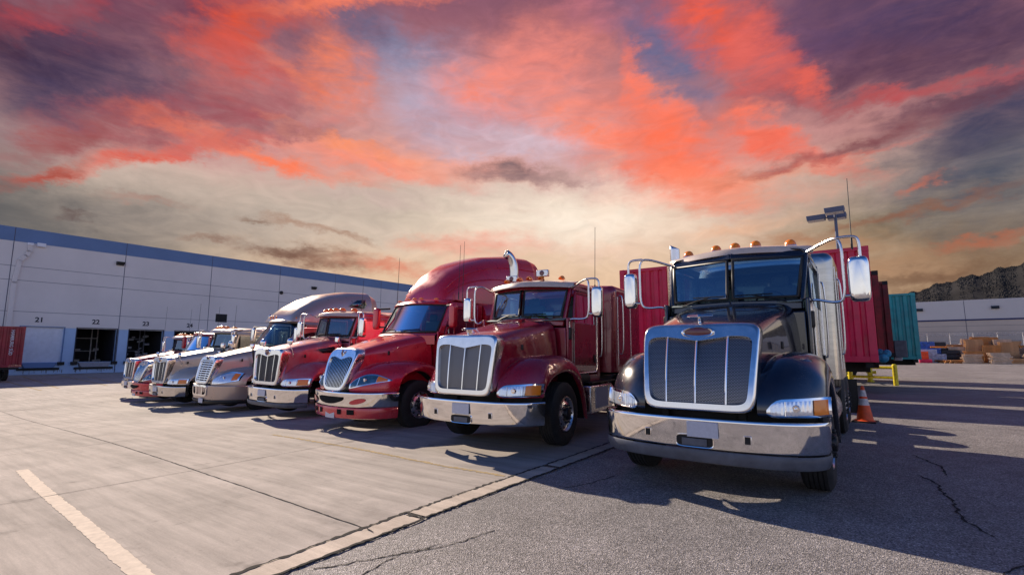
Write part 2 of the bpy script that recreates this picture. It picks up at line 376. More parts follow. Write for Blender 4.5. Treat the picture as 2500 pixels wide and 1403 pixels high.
def cab_pete(r,D,mat,visor='cream'):
    hw=D['cw']; y0=D['wyb']; y1=D['cy1']; zw=D['wzb']; zt=D['wzt']; wb,wt=D['wxb'],D['wxt']; yb,yt=D['wyb'],D['wyt']; yc,yct=D['wycb'],D['wyct']
    z0=1.05
    m=MB()
    # scuttle panel under the windscreen and firewall
    for s in(-1,1):
        P=[(0,yc-.02,zw-.16),(s*(wb+.03),yb-.01,zw-.17),(s*(wb+.03),yb+.16,zw-.17),(0,yc+.25,zw-.16)]
        Q=[(0,yc-.005,zw-.02),(s*(wb+.03),yb+.0,zw-.03),(s*(wb+.03),yb+.17,zw-.03),(0,yc+.25,zw-.02)]
        m.hexa(P+Q)
        # header above the windscreen
        P=[(0,yct-.01,zt),(s*wt,yt-.01,zt-.01),(s*wt,yt+.2,zt-.01),(0,yct+.25,zt)]
        Q=[(0,yct+.03,zt+.10),(s*(wt-.01),yt+.05,zt+.09),(s*(wt-.01),yt+.24,zt+.09),(0,yct+.3,zt+.11)]
        m.hexa(P+Q)
        # windscreen pillar
        a,b=Vector((s*(wb+.035),yb+.01,zw-.04)),Vector((s*(wt+.02),yt+.01,zt+.04))
        e=Vector((0,.10,0)); w=Vector((s*-.045,0,0)); m.hexa([a+w,a-w*0.6,a-w*.6+e,a+w+e,b+w,b-w*.6,b-w*.6+e,b+w+e])
        # lower cowl side, rear pillar, roof rail, sill
        m.b2((s*(hw-.05),y0-.12,z0),(s*hw,y0+.10,zw-.02))
        m.b2((s*(hw-.05),y1-.16,z0),(s*hw,y1,zt+.03))
        m.hexa([(s*(hw-.06),yt+.05,zt-.02),(s*hw,yt+.05,zt-.02),(s*hw,y1,zt-.02),(s*(hw-.06),y1,zt-.02),(s*(hw-.10),yt+.05,zt+.12),(s*(hw-.04),yt+.05,zt+.09),(s*(hw-.04),y1,zt+.09),(s*(hw-.10),y1,zt+.12)])
        m.b2((s*(hw-.10),y0,z0-.12),(s*(hw-.005),y1,z0+.06))
    m.b2((-hw+.05,y1-.05,z0),(hw-.05,y1-.005,zt))       # back wall
    m.b2((-hw+.08,y0-.1,z0-.08),(hw-.08,y1-.06,z0-.02))      # floor
    m.b2((-hw+.06,y0-.10,z0),(hw-.06,y0-.05,zw-.2))      # firewall
    cab=m.build('cab',mat,r,bev=.018)
    # roof skin
    rows=[]; n=12
    for y,zr,f in ((yt+.02,.09,.96),(yt+.25,.155,.985),(yt+.6,.19,1),(lerp(yt,y1,.7),.19,1),(y1,.17,1)):
        rows.append([((hw-.03)*f*math.sin(math.pi/2*q/n), y, zt+.05+zr*(math.cos(math.pi/2*q/n)**.5 if q<n else 0)) for q in range(-n,n+1)])
    MB().grid(rows).build('roof',mat,r,ang=60,solid=.02)
    # visor
    v=D.get('vis')
    if v:
        vx,vy,vz,vcy,vcz=v; rr=[]
        for y_,z_ in ((.02,-.005),(0,.0),(.02,.07),(.06,.085),(.30,.14)):
            rr.append([(lerp(-vx,vx,i/16)*(1-.1*y_), lerp(vcy,vy,abs(i/8-1)**1.6)+y_, lerp(vcz,vz,abs(i/8-1)**2.2)+z_) for i in range(17)])
        MB().grid(rr).build('sun_visor',visor,r,solid=.02,ang=60)
    # windscreen panes with black seal
    for s in(-1,1):
        g=.02
        a,b,c,d=Vector((s*.02,yc,zw)),Vector((s*wb,yb,zw)),Vector((s*wt,yt,zt)),Vector((s*.02,yct,zt))
        pane=MB().add([a,b,c,d],[(0,1,2,3)]).build('windscreen','glass',r)
        sl=MB(); cc=(a+b+c+d)/4
        inn=[p+(cc-p).normalized()*.05+Vector((0,-.008,0)) for p in(a,b,c,d)]; ot=[p+Vector((0,-.006,0)) for p in(a,b,c,d)]
        sl.grid([ot,inn],wrap=True); sl.build('window_seal','plastic',pane,solid=.012)
        # wiper
        w=MB(); p0=a.lerp(b,.82)+Vector((0,-.05,-.06)); p1=a.lerp(b,.30)+Vector((0,-.03,.055)); w.tube([p0,p0.lerp(p1,.5)+Vector((0,-.02,.01)),p1],.009,6)
        q0=a.lerp(b,.06)+Vector((0,-.035,.05)); q1=a.lerp(b,.62)+Vector((0,-.03,.06)); w.tube([q0,q1],.010,6); w.build('wiper','plastic',r)
    # doors
    for s in(-1,1):
        dy0,dy1=y0+.12,y1-.18; zs=zw-.10; yft=yt+.10
        m=MB()
        m.b2((s*(hw-.03),dy0,z0+.08),(s*(hw+.012),dy1,zs))
        m.hexa([(s*(hw-.03),dy0,zs+.001),(s*(hw+.01),dy0,zs+.001),(s*(hw+.01),dy0+.07,zs+.001),(s*(hw-.03),dy0+.07,zs+.001),(s*(hw-.06),yft,zt-.03),(s*(hw-.02),yft,zt-.03),(s*(hw-.02),yft+.07,zt-.03),(s*(hw-.06),yft+.07,zt-.03)])
        m.b2((s*(hw-.05),dy1-.06,zs+.001),(s*(hw+.004),dy1,zt-.03)); m.b2((s*(hw-.05),yft+.06,zt-.08),(s*(hw+.002),dy1-.061,zt-.03))
        d=m.build('door',mat,r,bev=.008)
        MB().add([(s*(hw-.012),dy0+.06,zs),(s*(hw-.012),dy1-.05,zs),(s*(hw-.03),dy1-.05,zt-.06),(s*(hw-.03),yft+.06,zt-.06)],[(0,1,2,3)]).build('door_window','sideglass',d)
        MB().b2((s*(hw+.012),dy1-.20,z0+.28),(s*(hw+.035),dy1-.13,z0+.44)).build('door_handle','plastic',d,bev=.01)
        t=MB().tube([(s*(hw+.016),dy0+.02,z0+.10),(s*(hw+.016),dy1-.12,z0+.10),(s*(hw+.016),dy1-.03,z0+.19),(s*(hw+.016),dy1-.01,zt-.1)],.010,6); t.tube([(s*(hw+.016),dy0-.02,z0+.10),(s*(hw+.016),dy0-.02,zs)],.010,6); t.build('door_trim','alu',d)
        t=MB().tube(smooth_path([(s*(hw+.01),y1-.06,1.45),(s*(hw+.07),y1-.06,1.47),(s*(hw+.07),y1-.06,zt-.25),(s*(hw+.01),y1-.06,zt-.23)]),.014,8); t.build('grab_handle','alu',r)
    interior(r,hw,yc,y1,zw,z0)
def interior(r,hw,yc,y1,zw,z0,clutter=False):
    m=MB(); rows=[]
    for y,z in ((yc+.10,zw-.06),(yc+.30,zw-.02),(yc+.5,zw-.05),(yc+.55,zw-.2),(yc+.5,zw-.5)): rows.append([(x,y,z) for x in(-hw+.1,-.3,0,.3,hw-.1)])
    m.grid(rows); m.build('dashboard','dash',r,solid=.02)
    st=MB(); c=Vector((.42,yc+.72,zw-.02)); ring=[c+Vector((.21*math.cos(q),.08*math.sin(q),.19*math.sin(q))) for q in [2*math.pi*i/20 for i in range(20)]]
    st.tube(ring,.014,6,closed=True); st.tube([c,c+Vector((0,-.15,-.2))],.03,6); st.tube([ring[0],c,ring[10]],.012,5); st.build('steering_wheel','plastic',r)
    for x in(-.45,.45):
        s=MB(); s.box((x,y1-.30,zw-.02),(.50,.14,.72),rx=-.12); s.box((x,y1-.27,zw+.42),(.26,.10,.18),rx=-.12); s.box((x,y1-.52,zw-.42),(.5,.5,.14)); s.build('seat','seat',r,bev=.05,seg=3)
def sleeper(r,hw,y0,y1,z0,z1,mat,rnd=.14,dome=.06,panels=True):
    sec=[]; n=10
    def row(y,sx,dz):
        out=[(-hw*sx,y,z0)]
        for i in range(n+1):
            q=math.pi*(1-i/n*.5); out.append((-hw*sx+rnd+rnd*math.cos(q),y,z1+dz-rnd+rnd*math.sin(q)))
        out.append((0,y,z1+dz+dome))
        return out+[(-x,yy,z) for x,yy,z in out[:-1][::-1]]
    for t,sx,dz in ((0,.90,-.09),(.03,.95,-.045),(.09,.985,-.015),(.17,1,0),(1,1,0)): sec.append(row(y0+t if t<1 else y1,sx,dz))
    m=MB().grid(sec); k=len(sec[0]); m.f.append(tuple(range(k))[::-1]); m.f.append(tuple(len(m.v)-k+i for i in range(k)))
    m.f.append(tuple([i*k for i in range(len(sec))]+[i*k+k-1 for i in range(len(sec))][::-1]))
    o=m.build('sleeper',mat,r,ang=50)
    for s in(-1,1):
        t=MB()
        for y in (y0+.2,lerp(y0,y1,.62)): t.box((s*(hw+.004),y,(z0+z1)/2-.05),(.012,.022,z1-z0-.4))
        t.tube(smooth_path([(s*(hw+.0),y0+.35,1.5),(s*(hw+.07),y0+.35,1.52),(s*(hw+.07),y0+.35,2.75),(s*hw,y0+.35,2.77)]),.014,8)
        t.build('side_trim','alu',o)
        rv=MB()
        for i in range(9): rv.box((s*(hw+.003),lerp(y0+.22,y1-.1,i/8),z1-.32),(.008,.014,.014))
        rv.build('rivets','alu',o)
    return o
def chassis(r,ys,ye,mat='dark',axles=(6.1,7.45),rim='alu',tanks=True,ty=(2.5,3.8),zt=.98):
    m=MB()
    for x in(-.42,.42): m.b2((x-.04,.35,.72),(x+.04,ye,.98))
    for y in (1.5,3.2,5.2,6.8,ye-.2): m.b2((-.38,y-.05,.76),(.38,y+.05,.92))
    m.tube([(-1.0,ys,.52),(1.0,ys,.52)],.07,8)
    for a in axles: m.tube([(-1.0,a,.52),(1.0,a,.52)],.09,8)
    m.b2((-.45,.5,.75),(.45,2.0,1.4)); m.b2((-.75,2.2,.6),(.75,3.6,1.0))
    m.build('frame',mat,r)
    m=MB(); m.box((0,axles[0]+.5,1.10),(.9,1.0,.10)); m.box((0,axles[0]+.5,1.0),(1.0,.3,.12)); m.build('fifth_wheel','dark',r,bev=.02)
    for a in axles:
        for s in(-1,1): mk_wheel(r,s*1.12,a,s,'drive_wheel',rim,False); mk_wheel(r,s*.80,a,s,'inner_drive_wheel','dark',False)
    for s in(-1,1):
        m=MB(); m.box((s*.98,axles[1]+.68,.55),(.60,.02,.75)); m.build('mudflap','plastic',r)
        if tanks:
            m=MB().lathe([(ty[0],0),(ty[0]+.01,.26),(ty[0]+.05,.29),(ty[1]-.05,.29),(ty[1]-.01,.26),(ty[1],0)],(s*.86,0,.66),'y',28); m.build('fuel_tank','alu',r)
            m=MB()
            for y in (ty[0]+.25,ty[1]-.25): m.lathe([(y-.03,.297),(y+.03,.297)],(s*.86,0,.66),'y',28)
            m.b2((s*.80,ty[0]+.1,.96),(s*1.16,ty[1]-.1,.985)); m.build('tank_step','plastic',r)
def stack(r,x,y,z0,z1,rad,mat='alu',curve=False,shield=True,st=3.05):
    pts=[(x,y,z0),(x,y,z1-.3),(x,y,z1-.1)]
    if curve: pts=[(x,y,z0),(x,y,z1-.62),(x,y,z1-.42),(x-.02,y-.02,z1-.24),(x-.07,y-.09,z1-.10),(x-.13,y-.17,z1-.05)]
    else: pts+=[(x,y,z1)]
    m=MB().tube(smooth_path(pts) if curve else pts,rad,18,cap=False)
    if not curve:
        k=18
        for j in range(k):   # slant-cut mouth
            i=len(m.v)-k+j; vx,vy,vz=m.v[i]; m.v[i]=(vx,vy,vz-(vx-x+rad)*.55)
    o=m.build('exhaust_stack',mat,r,solid=.006)
    if curve:
        k=MB(); ring=[Vector(p) for p in m.v[-18:]]; cc=sum(ring,Vector())/18; k.v=[tuple(cc+(p-cc)*.93+Vector((.012,.016,-.004))) for p in ring]; k.f=[tuple(range(18))]; k.build('stack_mouth','dark',o)
    if shield: MB().tube([(x,y,z0),(x,y,st)],rad*1.72,24).build('heat_shield','shield',o)
    return o
def grille(r,D,bars=3,meshmat='mesh',vbars=None,emb=None):
    y_b,y_t,z0,z1=D['gyb'],D['gyt'],D['gzb'],D['gzt']
    yf=lambda z: y_b+(y_t-y_b)*((max(z,z0)-z0)/(z1-z0))**1.5
    hw,hb=D['gw'],D['gwb']; pw=D.get('gp',9); side=D.get('gside',.075); top=D.get('gtop',.17); bot=D.get('gbot',.09)
    out=radial(hw,hb,z0,z1,yf,pw=pw)
    f1=radial(hw-.02,hb-.02,z0+.02,z1-.02,lambda z: yf(z)-.02,pw=pw)
    inn=radial(hw-side,hb-side,z0+bot,z1-top,lambda z: yf(z)-.018,pw=pw+1,dip=D.get('dip',.055),dipw=.17)
    in2=radial(hw-side-.015,hb-side-.015,z0+bot+.012,z1-top-.012,lambda z: yf(z)+.03,pw=pw+1,dip=D.get('dip',.055),dipw=.17)
    back=[(x*1.01,y+D.get('gdepth',.16),z+(.006 if z>1.5 else 0)) for x,y,z in out]; deep=[(x*.955,y+D.get('gdepth',.16)+.17,z-.035 if z>1.5 else z) for x,y,z in out]; f2=[(lerp(x,xx,.85),lerp(y,yy,.85),lerp(z,zz,.85)) for (x,y,z),(xx,yy,zz) in zip(f1,inn)]; f3=[(lerp(x,xx,.12),lerp(y,yy,.12),lerp(z,zz,.12)) for (x,y,z),(xx,yy,zz) in zip(f1,inn)]
    edge=[(x*1.006,y+.03,z+.004) for x,y,z in out]
    m=MB().grid([deep,back,edge,out,f1,f3,f2,inn,in2],wrap=True); o=m.build('grille_surround','satin',r,ang=60)
    me=radial(hw-side-.01,hb-side-.01,z0+bot+.008,z1-top-.008,lambda z: yf(z)+.028,pw=pw+1,dip=D.get('dip',.055),dipw=.17)
    g=MB(); g.v=[tuple(p) for p in me]; nn=len(me)
    # fill as horizontal strips so that it follows the slope
    ctr=(0,yf((z0+z1)/2)+.028,(z0+z1)/2); half=[]
    rows=[]
    for k in range(13):
        t=k/12; z=lerp(z0+bot+.004,z1-top-.004,t); w=lerp(hb,hw,t)-side-.004; cut=.0
        if t>.88: w-= .03
        rows.append([(w*x,yf(z)+.030,z-(D.get('dip',.055)*math.exp(-(w*x/.17)**2)*max(0,(t-.5)*2))) for x in [i/10-1 for i in range(21)]])
    g=MB().grid(rows); g.build('grille_mesh',meshmat,r)
    vb=vbars if vbars is not None else [-.36*hw/.6,0,.36*hw/.6]
    for x in vb:
        zt_=z1-top-.0-(D.get('dip',.055)*math.exp(-(x/.17)**2)); zz=[lerp(z0+bot-.005,zt_+.01,i/8) for i in range(9)]
        k=lambda z: lerp(.93,1,(z-z0)/(z1-z0))
        b=MB().grid([[(x*k(z)+dx,yf(z)+dy,z) for dx,dy in [(q*D.get('barw',1),w_) for q,w_ in ((-.012,.03),(-.010,-.004),(0,-.010),(.010,-.004),(.012,.03))]] for z in zz]); b.build('grille_bar','chrome',r,ang=30)
    return yf
def badge(r,y,z,w,h,ring='chrome',mat='maroon'):
    o=MB().lathe([(.02,1.28),(-.012,1.24),(-.020,1.12),(-.014,1.0),(.0,.98)],(0,0,0),'y',36)
    o.v=[(p[0]*w,p[1]+y,p[2]*h+z) for p in o.v]; b=o.build('badge_ring',ring,r)
    m=MB().lathe([(.0,1.0),(-.006,.6),(-.008,0)],(0,0,0),'y',36); m.v=[(p[0]*w,p[1]+y-.004,p[2]*h+z) for p in m.v]; m.build('badge',mat,b)
def hood_pete(r,D,mat):
    rows=[]; N=10
    gy=lambda z: D['gyb']+(D['gyt']-D['gyb'])*(max(0,min(1,(z-D['gzb'])/(D['gzt']-D['gzb'])))**1.5)+D.get('gdepth',.16)-.05
    y0=D['gyt']+.10; y1=D['hy']
    for i in range(N+1):
        t=i/N; y=lerp(y0,y1,t); zc=lerp(D['gzt']-.005,D['hz'],t**.85); w=lerp(D['gw']-.03,D['hw'],t**1.1); zs=zc-lerp(.13,.14,t)
        dy=-(1-t)**2*.0
        taper=lambda z: lerp(D['gwb'],D['gw'],max(0,min(1,(z-D['gzb'])/(D['gzt']-D['gzb']))))/D['gw']
        half=[(0,zc),(.06,zc-.002),(.5*w,zc-.006),(.75*w,zc-.022),(.90*w,zc-.055),(.985*w,zs),(w+.012,zs-.09),(w+.014+.02*t,zs-.24),(w+.02+.05*t,1.32),(w+.02+.06*t,.95)]
        half=[(x*lerp(taper(z),1,min(1,t*1.8)) if z<zc-.2 else x,z) for x,z in half]
        rows.append([(-x,lerp(gy(z),y1,t),z+(.015*t if x<.07 else 0)) for x,z in half[::-1]]+[(x,lerp(gy(z),y1,t),z+(.015*t if x<.07 else 0)) for x,z in half[1:]])
    # front edge turned down behind the grille shell
    f=[(x*.985,y-.03,z-.03 if z>1.0 else z) for x,y,z in rows[0]]
    m=MB().grid([f]+rows); m.build('hood',mat,r,sub=1,ang=180)
    m=MB()  # dark seam at the rear edge
    m.grid([[(x*1.004,y+.004,z-.004) for x,y,z in rows[-1]],[(x*.97,y+.03,z-.03) for x,y,z in rows[-1]]]); m.build('hood_seal','plastic',r)
    for s in(-1,1):
        y=lerp(y0,y1,.52)
        MB().box((s*(lerp(D['gw'],D['hw'],.5)+.035),y-.35,1.62),(.03,.05,.09)).build('hood_latch','plastic',r,bev=.01)
def bumper(r,plan,zt,zb,mat='chrome',val=None,valmat='greyplastic',holes=True,lip=.03,plate=True,plx=.13,towz=None):
    prof=[(-.10,zt-.012),(-.03,zt),(-.008,zt-.004),(.0,zt-.018),(.0,zt-.034),(-.012,(zt+zb)/2),(-.024,zb+.034),(-.028,zb+.016),(-.036,zb+.003),(-.07,zb)]
    o=MB().grid(sweep_plan(plan,[(-d,z) for d,z in prof])).build('bumper',mat,r,ang=40)
    if val:
        prof=[(-.02,zb-.004),(-.012,zb-.02),(-.015,lerp(zb,val,.5)),(-.04,val+.015),(-.08,val)]
        MB().grid(sweep_plan(plan,[(-d,z) for d,z in prof])).build('bumper_valance',valmat,r,ang=40)
    def yp(x): return interp([p[0] for p in plan],[p[1] for p in plan],abs(x))
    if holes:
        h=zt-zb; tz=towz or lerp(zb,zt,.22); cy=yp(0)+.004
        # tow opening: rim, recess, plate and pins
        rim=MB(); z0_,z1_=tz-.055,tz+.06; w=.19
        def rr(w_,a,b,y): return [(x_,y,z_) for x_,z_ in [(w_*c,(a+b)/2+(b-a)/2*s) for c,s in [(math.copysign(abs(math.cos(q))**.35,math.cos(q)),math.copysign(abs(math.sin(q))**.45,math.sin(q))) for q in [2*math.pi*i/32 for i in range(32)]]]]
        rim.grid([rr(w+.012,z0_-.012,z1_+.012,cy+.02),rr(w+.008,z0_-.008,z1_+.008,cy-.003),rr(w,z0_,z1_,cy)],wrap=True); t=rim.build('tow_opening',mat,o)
        k=MB(); k.v=[tuple(p) for p in rr(w,z0_,z1_,cy-.0005)]; k.f=[tuple(range(32))]; k.build('recess_shade_plate','dark',t)  # flat black plate paints in the shade inside the tow opening
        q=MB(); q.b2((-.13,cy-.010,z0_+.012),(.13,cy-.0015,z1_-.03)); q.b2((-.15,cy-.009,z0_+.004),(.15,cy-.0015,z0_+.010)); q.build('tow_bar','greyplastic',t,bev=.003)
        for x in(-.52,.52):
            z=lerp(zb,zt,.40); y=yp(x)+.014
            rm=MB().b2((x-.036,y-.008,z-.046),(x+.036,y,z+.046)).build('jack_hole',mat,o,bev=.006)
            MB().b2((x-.027,y-.010,z-.037),(x+.027,y-.0085,z+.037)).build('recess_shade_plate','dark',rm)  # black plate on the face, coloured as the shaded inside of the hole
    if plate:
        z=lerp(zb,zt,.62); MB().b2((plx-.16,yp(plx)-.016,z-.075),(plx+.16,yp(plx)+.004,z+.085)).build('licence_plate','lenswhite',r,bev=.003)
    return o
# ------------------------------------------------------------------ conventional trucks with tall flat grille
def pete(label,mat,D,u,v,yaw,z=None,group='trucks parked side by side in a row',rear=True):
    r=thing('semi_truck',label,'truck',group=group); uvplace(r,u,v,z,yaw,D.get('tilt',0))
    yf=grille(r,D,meshmat=D.get('mesh','mesh'),vbars=D.get('vbars'))
    hood_pete(r,D,mat)
    lip=D['lip']; yff=None
    for s in(-1,1):
        yff=fender(r,s,D['fcols'],D['yw'],D['fzb'],lip,mat)
        headlight(r,s,yff,*D['hl'])
    val=D.get('val')
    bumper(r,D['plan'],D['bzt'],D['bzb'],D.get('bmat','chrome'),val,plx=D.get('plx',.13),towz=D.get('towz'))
    # added dark sheet standing for shade in the gap between bumper, grille and fenders
    MB().grid([[(x,lerp(.30,.60,abs(x)/1.1),z) for x in [i/8*1.08 for i in range(-8,9)]] for z in (D['bzb'],D['fzb']+.05)]).build('gap_shade_sheet','dark',r)
    if D.get('badge'): badge(r,yf(D['badge'][1])-.022,D['badge'][1],D['badge'][2],D['badge'][3])
    if D.get('ornament'):
        y=D['gyt']+.02; z=D['gzt']
        m=MB().hexa([(-.018,y+.03,z-.02),(.018,y+.03,z-.02),(.018,y+.14,z-.01),(-.018,y+.14,z-.01),(-.012,y-.02,z+.09),(.012,y-.02,z+.09),(.012,y+.1,z+.08),(-.012,y+.1,z+.08)])
        m.hexa([(-.15,y+.02,z+.088),(0,y-.05,z+.080),(.15,y+.02,z+.088),(0,y+.06,z+.084),(-.15,y+.04,z+.108),(0,y-.04,z+.112),(.15,y+.04,z+.108),(0,y+.09,z+.104)])
        m.build('hood_ornament','chrome',r,bev=.003)
    cab_pete(r,D,mat,D.get('vismat','cream'))
    for x,y,zz in D['lights']: marker(r,x,y,zz,D.get('ls',1),D.get('tear',False))
    for s,mm in ((1,D['mirR']),(-1,D['mirL'])):
        cx,cy,cz,w,d,h=mm
        hw=D['cw']; zt=D['wzt']; zw=D['wzb']; xi=cx-.16
        loop=[(hw-.02,D['wyt']+.0,zt+.04),(xi-.12,cy+.10,zt+.13),(xi,cy,zt+.10),(xi,cy,cz+.1),(xi,cy,cz-.22),(xi-.08,cy+.02,cz-.30),(hw+.02,cy+.12,zw-.04),(hw+.0,cy+.16,zw-.12),(hw+.0,cy+.16,zw-.26)]
        hook=[(xi-.05,cy,zt+.115),(cx-.02,cy,zt+.12),(cx+.03,cy,zt+.06),(cx+.03,cy,cz+h/2-.02)]
        low=[(xi,cy,cz-.21),(cx+.02,cy,cz-.20)]
        mirror(r,s,cx,cy,cz,w,d,h,loop,hook,low=low,tr=D.get('mtr',.018))
    for ax,ay,az,h in D.get('ant',[]):
        MB().tube([(ax,ay,az-.15),(ax,ay,az),(ax,ay,az+.01),(ax+.01,ay+.02,az+h)],[.012,.012,.006,.004],6).build('antenna','plastic',r)
    for st in D.get('stacks',[]): stack(r,*st[:6],curve=st[6],shield=st[7],st=st[8])
    if D.get('sl'): sleeper(r,*D['sl'])
    if rear:
        chassis(r,D['yw'],D['rear'],axles=D['axles'],ty=(D['cy1']-1.1,D['cy1']+.4))
    for s in(-1,1): mk_wheel(r,s*D['wx'],D['yw'],s,'front_wheel',D.get('rim','alu'))
    return r
LIP=[(.56,.88),(.60,.92),(.70,1.0),(.84,1.08),(1.0,1.15),(1.15,1.185),(1.28,1.195),(1.45,1.19),(1.66,1.11),(1.88,.95),(2.05,.66),(2.12,.40)]
H=dict(gw=.655,gwb=.585,gyb=.13,gyt=.40,gzb=.90,gzt=1.865,gtop=.145,gside=.07,gbot=.085,dip=.05,vbars=[-.355,-.015,.325],
 hy=2.20,hz=2.24,hw=.80,fcols=[(.60,.17,1.46),(.68,.18,1.53),(.80,.21,1.565),(.94,.29,1.56),(1.06,.40,1.53),(1.14,.50,1.48),(1.19,.58,1.40)],yw=1.27,fzb=.885,lip=LIP,wx=1.16,
 hl=(.69,1.23,lambda t:.872+.012*t+.045*(1-min(1,t*7))**2,lambda t:1.055+.03*t-.10*(1-min(1,t*4))**2-.015*max(0,t-.85),.72),
 plan=[(0,0),(.3,.008),(.6,.04),(.8,.085),(.95,.145),(1.05,.21),(1.13,.29),(1.185,.37),(1.215,.46),(1.22,.56)],bzt=.845,bzb=.52,val=.37,towz=.60,plx=.09,
 badge=(0,1.765,.150,.055),ornament=True,
 cw=.985,wyb=2.24,wyt=2.46,wzb=2.29,wzt=2.90,wxb=.86,wxt=.93,wycb=2.08,wyct=2.20,cy1=3.95,vis=(1.03,2.62,2.965,2.24,2.985),vismat='cream',
 lights=[(-.80,2.92,3.13),(-.34,2.86,3.16),(-.05,2.86,3.165),(.25,2.86,3.16),(.72,2.92,3.13)],
 mirR=(1.545,2.05,2.46,.235,.15,.58),mirL=(1.50,2.05,2.52,.20,.14,.57),ant=[(1.50,2.08,3.0,.80)],ls=1.35,
 stacks=[(-1.20,3.45,1.3,3.50,.085,'alu',False,True,3.12)],sl=(1.19,4.12,5.55,1.10,3.22,M['steel']),rear=8.4,axles=(6.1,7.5))
pete('black semi truck with wide mesh grille and maroon oval badge, nearest the camera',M['black'],H,-1.56,5.535,36,0)
g=dict(H); LIPG=[(.46,.87),(.50,.905),(.60,.985),(.76,1.08),(.95,1.155),(1.15,1.2),(1.35,1.21),(1.55,1.19),(1.78,1.10),(2.0,.90),(2.16,.60),(2.22,.34)]
g.update(gw=.59,gwb=.53,gyb=-.05,gyt=.06,gzb=.87,gzt=1.81,gtop=.15,gside=.065,gbot=.09,vbars=[-.30,0,.30],dip=.06,
 hy=1.80,hz=2.14,hw=.70,fcols=[(.55,.10,1.44),(.64,.115,1.49),(.76,.15,1.52),(.90,.25,1.515),(1.02,.38,1.48),(1.09,.47,1.43),(1.135,.54,1.35)],yw=1.39,fzb=.86,lip=LIPG,wx=1.12,
 hl=(.57,1.14,lambda t:.862+.01*t+.045*(1-min(1,t*6))**2,lambda t:1.035+.035*t-.10*(1-min(1,t*4))**2-.05*max(0,t-.8)**1,.66),
 plan=[(0,-.06),(.3,-.055),(.6,-.03),(.85,.05),(1.03,.16),(1.05,.18),(1.12,.28),(1.22,.43)],bzt=.80,bzb=.45,val=None,towz=.515,plx=.0,
 badge=None,ornament=True,cw=.945,wyb=2.0,wyt=2.17,wzb=2.19,wzt=2.72,wxb=.77,wxt=.82,wycb=1.78,wyct=1.86,cy1=3.45,vis=(.93,2.16,2.755,1.72,2.77),vismat='cream',
 lights=[(-.54,2.08,2.925),(-.21,2.02,2.94),(.02,2.0,2.945),(.27,2.02,2.94),(.68,2.1,2.925)],tear=True,ls=1.0,
 mirR=(1.55,1.78,2.42,.20,.13,.54),mirL=(1.25,1.80,2.37,.18,.13,.50),ant=[(1.50,1.80,2.72,1.05),(-1.5,1.8,2.75,1.0)],
 stacks=[(-1.06,3.3,1.1,3.82,.097,'dullchrome',True,False,0)],sl=(1.17,3.75,5.5,1.12,2.98,M['red']),rear=8.2,axles=(5.9,7.25),tilt=-.008)
G=pete('dark red semi truck with mesh grille and no badge, beside the black truck',M['red'],g,-5.18,5.94,31,0)
# tool box, air cleaner, work lamps and papers of the dark red truck
m=MB().b2((.80,2.32,.42),(1.19,3.45,.92)); m.build('tool_box','alu',G,bev=.02); MB().b2((1.191,2.55,.50),(1.197,3.2,.88)).build('box_label','lenswhite',G)
m=MB().lathe([(2.05,0),(2.06,.11),(2.1,.13),(2.75,.13),(2.78,.10),(2.79,0)],(.88,0,1.03),'y',24); m.build('air_tank','dark',G)
for x,y,z in ((.30,2.12,3.06),(-.50,2.3,3.02)):
    m=MB().box((x,y,z),(.25,.09,.13)); o=m.build('work_lamp','alu',G,bev=.012); MB().lathe([(-.0495,.05),(-.052,.035),(-.052,0)],(x,y,z),'y',20).build('lamp_emblem','maroon',o); MB().tube([(x,y+.02,z-.05),(x,y+.06,z-.16)],.012,6).build('lamp_post','plastic',o)
m=MB(); m.box((.15,2.25,2.215),(.30,.2,.02),rz=.3,rx=.5); m.box((.32,2.3,2.24),(.22,.02,.15),rx=-.3); m.box((-.35,2.2,2.22),(.5,.25,.02),rx=.3); m.build('papers','paper',G)
m=MB().grid([[(-.05+i*.07,2.2+.05*j,2.20+.03*math.sin(i*2.1+j*1.7)+.02*j) for i in range(6)] for j in range(5)]); m.build('safety_vest','hivis',G)
MB().b2((.885,1.93,1.62),(.895,2.03,1.80)).build('permit_sticker','lenswhite',G)
# red and grey truck with silver-blue sheen (third of the mesh-grille type)
def fade_mat(name,c1,c2,z0,z1):
    m,nt,b,o=newmat(name); b.inputs['Coat Weight'].default_value=1; b.inputs['Roughness'].default_value=.3; b.inputs['Metallic'].default_value=.3
    tc=nt.a('ShaderNodeTexCoord'); sp=nt.a('ShaderNodeSeparateXYZ'); nt.c(tc.outputs['Object'],sp.inputs[0])
    n=nt.a('ShaderNodeTexNoise'); n.inputs['Scale'].default_value=2.; nt.c(tc.outputs['Object'],n.inputs[0])
    ad=nt.a('ShaderNodeMath',operation='MULTIPLY_ADD'); ad.inputs[1].default_value=.25; nt.c(n.outputs[0],ad.inputs[0]); nt.c(sp.outputs[2],ad.inputs[2])
    mr=nt.a('ShaderNodeMapRange',interpolation_type='SMOOTHSTEP'); mr.inputs[1].default_value=z0; mr.inputs[2].default_value=z1; nt.c(ad.outputs[0],mr.inputs[0])
    mx=nt.a('ShaderNodeMix',data_type='RGBA'); mx.inputs[6].default_value=(*c1,1); mx.inputs[7].default_value=(*c2,1); nt.c(mr.outputs[0],mx.inputs[0]); nt.c(mx.outputs[2],b.inputs['Base Color'])
    return m
M['rosered']=pm('faded_rose_red_paint',(.55,.05,.08),.3,.25,1,.2,3,.01,3,c2=(.50,.20,.22))
